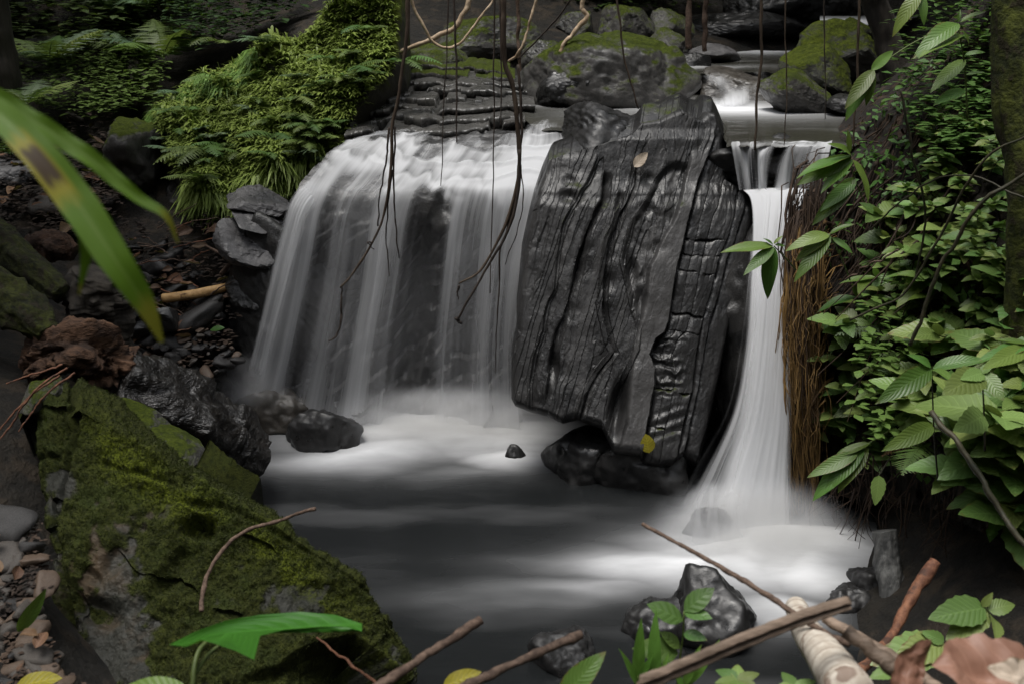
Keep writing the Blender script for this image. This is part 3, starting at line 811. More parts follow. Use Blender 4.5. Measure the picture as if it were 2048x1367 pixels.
N1 = [[(1478, 378, 4.50), (1530, 374, 4.50), (1575, 374, 4.50), (1622, 374, 4.50)],
      [(1494, 398, 4.36), (1535, 394, 4.36), (1575, 392, 4.36), (1612, 392, 4.36)],
      [(1498, 450, 4.24), (1538, 445, 4.22), (1570, 445, 4.22), (1596, 445, 4.22)],
      [(1492, 540, 4.12), (1530, 540, 4.08), (1560, 540, 4.08), (1584, 540, 4.08)],
      [(1476, 680, 4.00), (1514, 680, 3.96), (1552, 680, 3.95), (1580, 680, 3.95)],
      [(1446, 820, 3.92), (1498, 820, 3.86), (1545, 820, 3.85), (1578, 820, 3.85)],
      [(1380, 940, 3.86), (1472, 940, 3.77), (1535, 940, 3.76), (1576, 940, 3.77)],
      [(1325, 1030, 3.80), (1440, 1030, 3.70), (1520, 1030, 3.69), (1578, 1030, 3.70)],
      [(1310, 1090, 3.74), (1430, 1098, 3.62), (1510, 1102, 3.60), (1585, 1100, 3.62)]]
def d_n1(s, t):
    l = np.interp(t, [0, .2, .5, .72, .85, 1], [.04, .12, .30, .42, .52, .50])
    q = s / l + .25 * fbm(v3(s * 5, t * 3), 1, 3, 91)
    e = sstep(.35, 1.25, q) * sstep(1.0, .92, s)
    side = (.42 + .45 * fbm(v3(s * 16, t * 2.0), 1, 3, 92)) * sstep(0, .7, q) * sstep(.05, .3, t)
    return np.maximum(e * (1.0 - .05 * t), side) * sstep(0, .03, t) * sstep(1.0, .965, t)
sheet('water_veil', N1, d_n1, M['narrow'], '', 150, 90, seed=6, width=0.30, parent=nf)
sheet('water_veil', N1[2:], lambda s, t: d_n1(s, t * .8 + .2) * .8 * sstep(0, .2, t), M['fall2'], '', 120, 70, seed=16, width=0.30, off=(0, -0.05, 0), parent=nf)
# splash veil over the hidden stone at the foot
NB = [[(1350, 1000, 3.80), (1390, 962, 3.78), (1430, 950, 3.76), (1480, 950, 3.74), (1530, 960, 3.72)],
      [(1330, 1030, 3.72), (1380, 985, 3.68), (1430, 975, 3.66), (1480, 980, 3.66), (1540, 1000, 3.66)],
      [(1300, 1065, 3.68), (1360, 1040, 3.60), (1430, 1035, 3.58), (1490, 1040, 3.58), (1550, 1050, 3.60)],
      [(1280, 1100, 3.66), (1350, 1105, 3.54), (1430, 1110, 3.52), (1500, 1110, 3.52), (1570, 1105, 3.56)]]
sheet('water_veil', NB, lambda s, t: (.58 - .12 * sstep(.1, .5, t) + .25 * fbm(v3(s * 12, t * 2), 1, 3, 95)) * sstep(0, .6, s) * sstep(1, .55, s) * sstep(0, .45, t) * sstep(1, .85, t), M['narrow'], '', 60, 60, seed=8, width=0.45, length=.5, parent=nf)

uf = empty('upstream_cascade', P(1470, 200, 6.0))
tag(uf, 'small white cascade between the mossy boulders upstream of the slab', 'waterfall')
U0 = [[(1375, 138, 6.75), (1440, 138, 6.75), (1500, 138, 6.75), (1560, 136, 6.75)],
      [(1385, 152, 6.5), (1440, 154, 6.5), (1500, 154, 6.5), (1560, 150, 6.5)],
      [(1400, 180, 6.2), (1440, 182, 6.2), (1490, 180, 6.2), (1548, 178, 6.2)],
      [(1405, 208, 5.95), (1450, 219, 5.85), (1490, 217, 5.88), (1545, 209, 5.95)]]
def d_u0(s, t):
    n = fbm(v3(s * 4, t * 3), 1, 4, 3)
    d = .26 + .42 * np.exp(-((s - .45 + .2 * (t - .9)) / .16) ** 2) * sstep(.45, .9, t) + .34 * n
    return d * sstep(0, .3, s + .1 * n) * sstep(1, .75, s + .1 * n) * sstep(0, .25, t) * sstep(1.02, .85, t)
sheet('water_veil', U0, d_u0, M['narrow'], '', 80, 80, seed=18, width=0.5, length=.7, jit=.05, parent=uf)
uf2 = empty('upper_cascade', P(1640, 95, 8.4))
tag(uf2, 'farthest little white fall behind the stepped mossy rock, top right', 'waterfall')
U1 = [[(1640, 46, 8.9), (1680, 44, 8.9), (1720, 42, 8.9), (1760, 42, 8.9)],
      [(1630, 56, 8.75), (1665, 54, 8.75), (1700, 52, 8.75), (1740, 52, 8.75)],
      [(1615, 76, 8.65), (1645, 76, 8.65), (1680, 76, 8.65), (1720, 76, 8.65)],
      [(1600, 98, 8.55), (1632, 99, 8.55), (1665, 99, 8.55), (1700, 99, 8.55)]]
sheet('water_veil', U1, lambda s, t: .95 * sstep(0, .2, s) * sstep(1, .9, s) + 0 * t, M['narrow'], '', 30, 40, seed=19, width=0.4, length=.4, parent=uf2)

# ------------------------------------------------------------------ spray hanging at the feet of the falls
def mist_mat(name, dens):
    t = NT(name)
    co = t.coord('Object')
    d = t.n('VectorMath', {0: co}, 1, operation='LENGTH')
    n = t.noise(co, 1.6, 3, .5)
    f = t.math('MULTIPLY', t.math('MULTIPLY', t.ramp(d, 1.0, 0.15), dens), t.ramp(n, .25, .7))
    v = t.n('VolumeScatter', {'Color': (.95, .96, 1, 1), 'Density': f})
    t.t.links.new(v, t.out.inputs['Volume'])
    return t.m
def mist(u, v, Y, size, dens, label):
    V, F = ico(3)
    me = mesh_data('spray', V, F)
    o = obj('spray', me, mist_mat('spray_air', dens), None, tuple(P(u, v, Y)), None, size)
    tag(o, label, 'spray', kind='stuff')
mist(880, 835, 4.62, (.70, .24, .20), 11.0, 'white spray along the foot of the wide fall')
mist(1500, 1060, 3.58, (.46, .28, .26), 13.0, 'white spray at the foot of the narrow fall')
mist(800, 640, 4.45, (.85, .30, .75), .22, 'thin haze of spray drifting in front of the wide fall')
mist(500, 775, 4.75, (.22, .2, .24), 4.0, 'faint spray at the left end of the wide fall')
# ------------------------------------------------------------------ the big slab between the falls
def _slab():
    A, B, C_, D = (1143, 304), (1437, 215), (1410, 932), (1029, 811)
    top = [A, (1187, 292), (1249, 266), (1270, 257), (1287, 234), (1322, 228), (1346, 216), (1366, 208), (1387, 221), (1407, 224), (1419, 210), B]
    right = [B, (1448, 237), (1460, 269), (1457, 287), (1463, 322), (1469, 360), (1495, 377), (1518, 418), (1516, 454), (1504, 500), (1495, 571), (1480, 609), (1463, 697), (1445, 785), (1431, 844), (1416, 902), C_]
    bottom = [D, (1059, 823), (1097, 833), (1125, 846), (1155, 838), (1205, 857), (1228, 905), (1278, 911), (1290, 926), (1316, 936), (1346, 934), (1369, 915), C_]
    left = [A, (1094, 319), (1079, 357), (1067, 401), (1056, 454), (1044, 512), (1037, 583), (1033, 612), (1032, 668), (1023, 703), (1022, 762), (1022, 797), D]
    n, m = 520, 360
    S = coons(top, right, bottom, left, n, m)
    u, v = S[..., 0], S[..., 1]
    # bend the lines a little so nothing is ruler-straight
    uu = u + 2.6 * fbm(v3(u / 60, v / 50), 1, 4, 2) + 1.2 * fbm(v3(u / 12, v / 12), 1, 3, 6)
    vv = v + 4 * fbm(v3(u / 40, v / 60), 1, 3, 3)
    def line(pts):
        p = np.array(pts, float)
        x = uu - np.interp(vv, p[:, 1], p[:, 0])
        on = sstep(p[0, 1] - 18, p[0, 1] + 12, vv) * sstep(p[-1, 1] + 18, p[-1, 1] - 12, vv)
        return x, on
    G1 = [(1193, 319), (1173, 366), (1152, 407), (1129, 454), (1117, 512), (1110, 583), (1097, 609), (1088, 662), (1073, 703), (1063, 756), (1060, 812)]
    G2 = [(1205, 354), (1202, 401), (1187, 430), (1173, 465), (1155, 518), (1144, 571), (1129, 630), (1114, 662), (1102, 703), (1099, 756), (1091, 800)]
    G3 = [(1268, 330), (1264, 366), (1249, 407), (1234, 430), (1223, 462), (1211, 492), (1205, 542), (1199, 609), (1205, 647), (1214, 685), (1223, 706), (1190, 747), (1167, 794), (1155, 840)]
    G4 = [(1340, 300), (1331, 331), (1308, 372), (1287, 413), (1261, 454), (1252, 483), (1243, 521), (1252, 565), (1264, 612), (1275, 647), (1270, 703), (1249, 744), (1234, 775)]
    G5 = [(1385, 300), (1378, 331), (1363, 389), (1349, 433), (1331, 468), (1311, 506), (1296, 536), (1293, 571), (1290, 598), (1280, 640), (1262, 720), (1255, 780), (1252, 850), (1234, 905)]
    G6 = [(1432, 270), (1419, 307), (1395, 366), (1387, 395), (1372, 442), (1363, 483), (1351, 536), (1343, 580), (1340, 598), (1334, 639), (1325, 665), (1308, 680), (1297, 712), (1308, 738), (1306, 770), (1296, 829), (1287, 873), (1280, 930)]
    G7 = [(1480, 365), (1466, 439), (1454, 483), (1434, 527), (1422, 583), (1407, 633), (1393, 697), (1384, 779), (1366, 850), (1351, 930)]
    G8 = [(1500, 380), (1484, 439), (1470, 483), (1452, 527), (1440, 583), (1424, 633), (1410, 697), (1398, 779), (1381, 850), (1366, 930)]
    G9 = [(1518, 410), (1500, 480), (1486, 540), (1472, 598), (1450, 712), (1432, 803), (1404, 900), (1398, 940)]
    h = np.zeros_like(u)                                     # relief in metres towards the viewer
    tone = np.zeros_like(u)
    def step(g, hi_left, w=1.6):
        x, on = line(g)
        return hi_left * (1 - sstep(-w, w, x)) * on
    def groove(g, depth, w, o=0):
        x, on = line(g)
        ww = w * (0.65 + 0.5 * noise(v3(vv / 30, o, g[0][0]), 4))
        ww = np.maximum(ww, 1.2)
        xo = x - o
        pr = np.where(xo > 0, np.exp(-xo / (1.7 * ww)), np.exp(-(xo / (0.30 * ww)) ** 2))
        return -depth * pr * on * (0.55 + 0.6 * sstep(-.4, .5, noise(v3(vv / 45, g[0][1], 0), 8)))
    def ridge(g, hgt, w, o=0): return -0.6 * groove(g, hgt, w, o)
    h += step(G1, 0.018) + ridge(G1, 0.016, 4, -3) + groove(G1, 0.014, 6, 6)
    h += groove(G2, 0.070, 8, 2) + ridge(G2, 0.02, 8, 20) + step(G2, 0.012, 6)
    h += groove(G3, 0.045, 7, 6) + ridge(G3, 0.024, 5, -6) + ridge(G3, 0.018, 4, 16)
    x4, on4 = line(G4); x5, on5 = line(G5)
    rec = sstep(-2, 10, x4) * sstep(3, -5, x5) * on4 * sstep(690, 560, vv) * sstep(320, 345, vv)
    h += -0.038 * rec * (0.7 + 0.5 * fbm(v3(u / 18, v / 34), 1, 3, 12)) + ridge(G4, 0.018, 6, -5)
    h += groove(G4, 0.03, 6, 8) * sstep(640, 690, vv)
    band = sstep(-4, 5, x5) * (1 - sstep(-3, 3, line(G6)[0])) * sstep(290, 330, vv)
    h += 0.016 * band
    tone = np.maximum(tone, band * (0.75 + 0.25 * fbm(v3(u / 22, v / 30), 1, 3, 7)))
    h += step(G6, 0.050, 2.5) - 0.050 + groove(G6, 0.03, 4, 4)
    # right part: plates with cross joints
    x6, _ = line(G6); x7, _ = line(G7); x9, _ = line(G9)
    rp = sstep(2, 9, x6) * sstep(2, -4, x7)
    for vc, sl, d in ((482, 4, .034), (513, 8, .012), (546, 10, .016), (630, 12, .022), (666, 12, .008), (781, 22, .030), (856, 18, .030)):
        a = np.clip((x6) / np.maximum(x6 - x7, 30), 0, 1)
        vl = vc + (a - 0.5) * sl
        dm_ = d * sstep(-.75, .3, noise(v3(a * 5, vc, 0), 9))
        vl = vl + 5 * fbm(v3(a * 4, vc * .1, 0), 1, 3, 13)
        h += -dm_ * np.where(vv > vl, np.exp(-(vv - vl) / 4.0), np.exp(-((vv - vl) / 1.2) ** 2)) * rp
        h += 0.010 * noise(v3(np.full_like(vv, vc), 0, 0) + .5, 3) * sstep(0, 6, vv - vl) * rp
    for o, d in ((30, .008), (58, .012)):
        h += groove([(q[0] + o * (1.1 - 0.0005 * q[1]), q[1]) for q in G6], d, 3) * rp
    # scalloped ripples beside the light band
    rip = rp * sstep(660, 684, vv) * sstep(800, 770, vv) * sstep(75, 20, x6)
    h += 0.016 * rip * np.sin((vv + 16 * fbm(v3(u / 26, v / 30), 1, 3, 5)) * 2 * math.pi / 21.0) * (.5 + .8 * fbm(v3(u / 30, v / 30), 1, 2, 7))
    rip2 = rp * sstep(800, 830, vv) * sstep(900, 860, vv)
    h += 0.006 * rip2 * np.sin(vv * 2 * math.pi / 24.0 + u / 12)
    h += groove(G7, 0.034, 4) + step(G7, 0.014, 3) + groove(G8, 0.028, 4) + step(G8, 0.035, 3) + groove(G9, 0.022, 4) + step(G9, 0.03, 3)
    # hollow at the foot
    hx, hy = (u - (1243 - (v - 770) * 0.16)) / 15.0, (v - 815) / 52.0
    h -= 0.14 * np.exp(-(hx ** 2 + hy ** 2) ** 1.6)
    for (a, b, su, sv, d) in ((1139, 365, 12, 10, .02), (1137, 398, 16, 13, .04), (1150, 410, 6, 10, .02), (1290, 420, 16, 12, .03), (1240, 410, 8, 24, .03), (1300, 360, 14, 12, .02), (1355, 335, 10, 9, .025),
                              (1262, 545, 10, 30, .03), (1110, 735, 9, 24, .035), (1280, 600, 9, 22, .035), (1310, 500, 18, 14, .014), (1215, 560, 16, 22, .018), (1205, 740, 22, 30, .014)):
        h -= d * np.exp(-(((u - a) / su) ** 2 + ((v - b) / sv) ** 2) ** 1.3)
    # fissured bedding everywhere: thin wavy ridges along the strata
    c = (uu + 0.30 * (vv - 300)) / 13.0 + fbm(v3(u / 60, v / 90), 1, 3, 15) * 1.6
    ph = c - np.floor(c)
    saw = np.where(ph < .75, ph / .75, (1 - ph) / .25)
    amp = sstep(-.2, .6, noise(v3(np.floor(c), vv / 120, 0) + .3, 22))
    left_part = 1 - sstep(-12, 4, x6)
    xs = u + 0.28 * (v - 300)
    fld = fbm(v3(xs / 52, v / 700), 1, 3, 61, .4) + 0.03 * fbm(v3(xs / 9, v / 16), 1, 2, 62)
    K = 5.0
    ff = fld * K; fr = ff - np.floor(ff)
    h += (np.floor(ff) + sstep(0.0, 0.10, fr)) / K * 0.040 * (left_part * (1 - band * .8) + 0.2 * rp)
    h += (saw - .5) * 0.005 * amp * (left_part * (1 - band * .85) + 0.35 * rp)
    h += fbm(v3(u / 50, v / 80), 1, 4, 18) * 0.016 + fbm(v3(u / 13, v / 22), 1, 3, 19) * 0.0035 * (1 - .6 * band) + fbm(v3(u / 5, v / 6), 1, 2, 25) * 0.001
    pl = sstep(6, -8, line(G1)[0]) * sstep(300, 340, vv)
    tone = np.maximum(tone, pl * 0.35 * (0.7 + .5 * fbm(v3(u / 26, v / 40), 1, 3, 9)))
    mid = sstep(0, 14, line(G2)[0] - 14) * sstep(6, -8, line(G3)[0])
    tone = np.maximum(tone, 0.28 * mid * sstep(-.1, .5, fbm(v3(u / 20, v / 60), 1, 3, 10)))
    strk = sstep(-.05, .55, fbm(v3((u + .28 * (v - 300)) / 15, v / 170), 1, 4, 71))
    tone = np.maximum(tone, strk * .42 * left_part)
    dry = np.clip(left_part * (.55 + .6 * strk), 0, 1)
    # round the border away from the viewer
    e = edge_dist(n, m)
    rd = np.clip(1 - e / 16.0, 0, 1)
    fall_off = (1 - np.sqrt(np.maximum(0, 1 - rd ** 2))) * 0.085
    Y0 = 4.80 - (v - 210) / 720 * 0.74 - 0.05 * np.sin((u - 1020) / 480 * math.pi)
    Pt = P(u, v, Y0)
    du = np.gradient(Pt, axis=1); dv = np.gradient(Pt, axis=0)
    nr = np.cross(du, dv); nr /= np.linalg.norm(nr, axis=-1)[..., None]
    if nr[..., 1].mean() > 0: nr = -nr
    Fr = Pt + nr * (h * .6 - fall_off)[..., None]
    cen = Pt.mean((0, 1))
    Bk = (Pt - cen) * 0.86 + cen + np.array([0.06, 0.42, 0.10])
    V, F = solidify(Fr, Bk, 8, 0.05)
    t = np.concatenate([np.clip(tone, 0, 1).ravel(), np.zeros(len(V) - n * m)])
    dr = np.concatenate([dry.ravel(), np.zeros(len(V) - n * m)])
    o = mk('slab_boulder', V, F, M['slab'], attrs={'tone': t, 'dry': dr}, smooth=False)
    tag(o, 'huge dark tilted rock slab with grooved layers standing between the two falls', 'boulder')
    return o
slab = _slab()

# ------------------------------------------------------------------ the rock ledge the wide fall pours over
ledge = empty('fall_ledge', P(800, 830, 4.95))
tag(ledge, 'black layered rock ledge behind the wide veil of falling water', 'rock ledge')
def _cliff():
    n, m = 200, 260
    G = loft([[(p[0], p[1], p[2]) for p in r] for r in LF[1:]], n, m)
    s = np.linspace(0, 1, m)[None] * np.ones((n, 1)); t = np.linspace(0, 1, n)[:, None] * np.ones((1, m))
    u = s * 500; w = t * 600
    c = (u * 0.55 + w * 0.8) / 30 + fbm(v3(u / 60, w / 60), 1, 3, 4)
    ph = c - np.floor(c)
    bl = fbm(v3(u / 55, w / 70), 1, 4, 7)
    rec = 0.05 + 0.10 * sstep(.42, .7, t)                     # the face steps back under the lip
    G[..., 1] += rec + bl * 0.07 * sstep(.3, .5, t) + (ph - .5) * 0.05 * sstep(.4, .55, t) + 0.10 * np.exp(-((s - .57) / .06) ** 2) * sstep(.4, .5, t)
    G[..., 2] -= 0.022 * sstep(.5, .36, t) + 0.03 * np.abs(fbm(v3(u / 40, w / 16), 1, 3, 3)) * sstep(.55, .3, t)
    # toe of the ledge bulges
    G[..., 1] -= 0.16 * sstep(.75, 1, t) * (0.6 + .6 * fbm(v3(u / 60, w / 90), 1, 2, 16))
    Bk = G + np.array([0, 0.5, -0.15])
    V, F = solidify(G, Bk, 5)
    mk('face', V, F, M['cliff'], ledge)
_cliff()
def shelf(name, pts, depth, thick, seed, mat, parent, n=90, rough=0.03):
    """a thin bedded slab: its broken front edge runs through pts (u, v, Y)"""
    q = resample([P(*p) for p in pts], n)
    x = np.linspace(0, 1, n)
    nz = fbm(v3(x * 14, seed), 1.0, 4, seed); nq = noise(v3(x * 34, seed), seed + 2)
    q[:, 1] += nz * rough * 1.6 + nq * rough * .3
    q[:, 2] += fbm(v3(x * 7, seed), 1.0, 4, seed + 4) * 0.022 - .05 * sstep(.55, .75, noise(v3(x * 11, seed), seed + 21))
    q[:, 1] += .10 * sstep(.45, .6, noise(v3(x * 8, seed), seed + 31))
    th = thick * (1 + 0.35 * fbm(v3(x * 9, seed), 1.0, 3, seed + 7))
    prof = [(depth, 0.012), (depth * .55, 0.004), (depth * .2, 0.0), (0.03, -0.002), (0.006, -0.006), (0.0, -0.014), (0.004, -thick * .55), (0.03, -thick), (depth, -thick)]
    rows = []
    for k, (dy, dz) in enumerate(prof):
        r = q.copy()
        r[:, 1] += dy
        r[:, 2] += dz if dz > -thick * .5 else dz * th / thick
        r[:, 2] += fbm(v3(r[:, 0], r[:, 1]), 6.0, 4, seed + k * 0) * 0.014
        rows.append(r)
    G = np.stack(rows)
    k = len(prof)
    F = [grid_faces(k, n)]
    return mk(name, G, F, mat, parent)
SH = [[(690, 262, 5.40), (800, 258, 5.36), (900, 256, 5.34), (985, 250, 5.36), (1050, 238, 5.45)],
      [(700, 240, 5.55), (800, 236, 5.52), (930, 236, 5.50), (1040, 226, 5.56)],
      [(705, 222, 5.70), (830, 216, 5.68), (960, 216, 5.66), (1070, 212, 5.66)],
      [(730, 204, 5.86), (850, 198, 5.86), (960, 200, 5.84), (1062, 200, 5.80)],
      [(755, 190, 6.02), (860, 182, 6.02), (990, 182, 6.00), (1055, 186, 5.96)],
      [(780, 168, 6.20), (880, 164, 6.20), (990, 166, 6.16), (1045, 174, 6.10)],
      [(790, 150, 6.40), (880, 144, 6.40), (960, 150, 6.36), (1030, 160, 6.30)],
      [(795, 132, 6.62), (880, 128, 6.62), (980, 136, 6.55), (1020, 146, 6.5)]]
for k, pts in enumerate(SH):
    shelf('slab', pts, 0.55, (0.05, .075, .045, .09, .06, .05, .08, .06)[k], 40 + k, M['ledge'] if k < 6 else M['moss_low'], ledge, n=150, rough=0.05)

# ------------------------------------------------------------------ stones of the falls and the stream
boulder('boulder', 1215, 268, 5.05, 200, 120, 0.5, M['wet'], 'black wet rock wedged behind the left shoulder of the big slab', 11, strata=0.10, sdir=(.5, .2, .8), sfreq=5, rot=(0, .35, 0))
boulder('boulder', 1235, 165, 6.2, 345, 200, 0.75, M['moss_low'], 'large moss capped boulder in the upper stream above the slab', 23, sub=6, rough=.06, rot=(0, .22, .2))
boulder('boulder', 1130, 172, 6.0, 110, 90, 0.4, M['wet'], 'round dark stone at the left foot of the moss capped stream boulder', 26)
boulder('boulder', 1245, 60, 8.0, 130, 110, 0.6, M['moss_low'], 'brownish block behind the moss capped stream boulder', 31)
boulder('boulder', 1335, 55, 8.3, 85, 80, 0.5, M['mossy'], 'small green mossy stone beside a bare stem in the background', 32)
boulder('boulder', 1335, 95, 7.6, 80, 70, 0.5, M['mossy'], 'low mossy stone under the small green stone in the background', 33)
boulder('boulder', 1150, 50, 8.2, 90, 50, 0.4, M['moss_low'], 'small round rock below the crooked pale root, background', 34)
boulder('boulder', 955, 90, 7.6, 200, 110, 0.7, M['moss_low'], 'dim grey boulder behind the stepped ledge', 35)
boulder('boulder', 1090, 115, 7.2, 110, 80, 0.5, M['moss_low'], 'dim grey stone left of the moss capped stream boulder', 36)
boulder('boulder', 865, 118, 7.0, 160, 60, 0.5, M['mossy'], 'low green mossy hump at the back of the stepped ledge', 37)
boulder('boulder', 1425, 108, 7.6, 110, 42, 0.5, M['grey'], 'pale wet stone at the edge of the upstream pool', 38, cuts=12)
boulder('boulder', 1375, 125, 7.2, 70, 40, 0.3, M['wet'], 'small dark stone left of the pale wet stone, upstream', 39)
boulder('boulder', 1580, 20, 9.3, 300, 110, 1.0, M['wet'], 'glistening black rock face above the farthest fall', 41, sub=6, rough=.08, strata=.05, sdir=(.7, 0, .6))
boulder('boulder', 1480, 55, 9.0, 260, 70, 0.6, M['wet'], 'long dark rock shelf behind the upstream pool', 42, strata=.04)
boulder('boulder', 1478, 182, 6.6, 190, 90, .6, M['brownwet'], 'brown bedrock under the small upstream cascade', 43, rough=.05)
# stepped mossy rock on the right of the stream
st = empty('stepped_rock', P(1640, 215, 5.9))
tag(st, 'stepped moss covered rock right of the upper stream', 'rock')
for k, (u, v, Y, w, h, d, sd_) in enumerate(((1590, 188, 5.75, 130, 90, .35, 51), (1640, 150, 6.05, 130, 100, .4, 52), (1680, 118, 6.4, 140, 100, .4, 53), (1715, 85, 6.8, 130, 90, .4, 54))):
    boulder('block', u, v, Y, w, h, d, M['mossier'] if k else M['moss_low'], None, sd_, parent=st, rot=(0.15, .5, .3), cuts=5, sharp=.04)
boulder('boulder', 1690, 205, 5.6, 90, 34, 0.25, M['wet'], 'small wet stones tucked at the foot of the stepped mossy rock', 55)
# left of the wide fall
lr = empty('layered_rock', P(512, 530, 4.95))
tag(lr, 'pale grey layered rock split by dark cracks at the left edge of the wide fall', 'rock')
for k, (u, v, Y, w, h, d) in enumerate(((525, 405, 5.10, 120, 40, .40), (520, 432, 5.04, 135, 34, .40), (510, 478, 4.98, 130, 78, .36), (520, 560, 4.98, 110, 110, .3))):
    boulder('layer', u, v, Y, w, h, d, M['grey'] if k != 3 else M['cliff'], None, 161 + k, parent=lr, sub=5, rough=.07, rot=(.15, .38, .1), cuts=4, sharp=.03)
boulder('boulder', 590, 640, 4.92, 220, 400, 0.4, M['cliff'], 'dark slanting rock under the left edge of the falling veil', 62, sub=6, strata=.06, sdir=(.6, 0, .7), sfreq=4, rot=(0, .2, 0))
def pool_stone(u, vtop, vbot, wpx, dm, mat, label, seed, **kw):
    """a stone standing in the pool: its top shows at vtop, it meets the water at vbot"""
    Y = float(PZ(u, vbot, 0)[1]) + dm * .42
    zt = float(P(u, vtop, Y)[2])
    lo = -0.14
    V, F = rock_shape((wpx / ppm(Y, vbot) / 2, dm / 2, (zt - lo) / 2), seed, **kw)
    c = P(u, vbot, Y); c[2] = (zt + lo) / 2
    return tag(mk('boulder', V + c, F, M[mat], None), label, 'boulder')
for (u, vt, vb, w, d, sd_, mt, lb) in (
        (560, 775, 872, 175, .35, 71, 'brownwet', 'smooth brown stone under the mist at the foot of the wide fall'),
        (648, 808, 905, 150, .26, 72, 'wet', 'shiny black stone standing in foam below the wide fall'),
        (738, 802, 862, 95, .25, 73, 'wet', 'dark stone half veiled by water beside the shiny black stone'),
        (700, 735, 830, 120, .25, 74, 'wet', 'rounded stone behind the veil near the foot of the wide fall'),
        (1028, 892, 918, 50, .12, 75, 'wet', 'tiny dark stone poking out of the foam in mid pool'),
        (1172, 850, 968, 150, .36, 76, 'wet', 'black boulder propping up the foot of the big slab'),
        (1290, 860, 985, 230, .30, 77, 'wet', 'black rock in the shadow beneath the big slab'),
        (1425, 1005, 1090, 120, .18, 78, 'wet', 'stone buried in the splash of the narrow fall'),
        (1310, 1192, 1290, 175, .24, 81, 'wet', 'left half of the black stone pair in the front of the pool'),
        (1402, 1164, 1292, 185, .26, 82, 'wet', 'taller black stone in the front of the pool below the narrow fall'),
        (1125, 1262, 1345, 125, .2, 83, 'wet', 'low wet stone in the pool behind the broken reed'),
        (1345, 1300, 1352, 100, .16, 84, 'wet', 'small dark stone at the bottom edge behind the green sprig'),
        (1690, 1165, 1222, 110, .2, 87, 'wet', 'low black stone where the foam meets the shaded right bank'),
        (1748, 1130, 1200, 90, .2, 88, 'wet', 'small black stone left of the grey wood stub')):
    pool_stone(u, vt, vb, w, d, mt, lb, sd_, sub=5, rough=.065)
for (u, v, Y, w, h, d, sd_, mt, lb) in (
        (1500, 700, 4.45, 160, 640, .3, 85, 'cliff', 'dark rock wall behind the narrow fall'),
        (1560, 335, 4.72, 230, 110, .3, 86, 'cliff', 'dark rock lip of the little step above the narrow fall')):
    boulder('boulder', u, v, Y, w, h, d, M[mt], lb, sd_, sub=5, rough=.085)

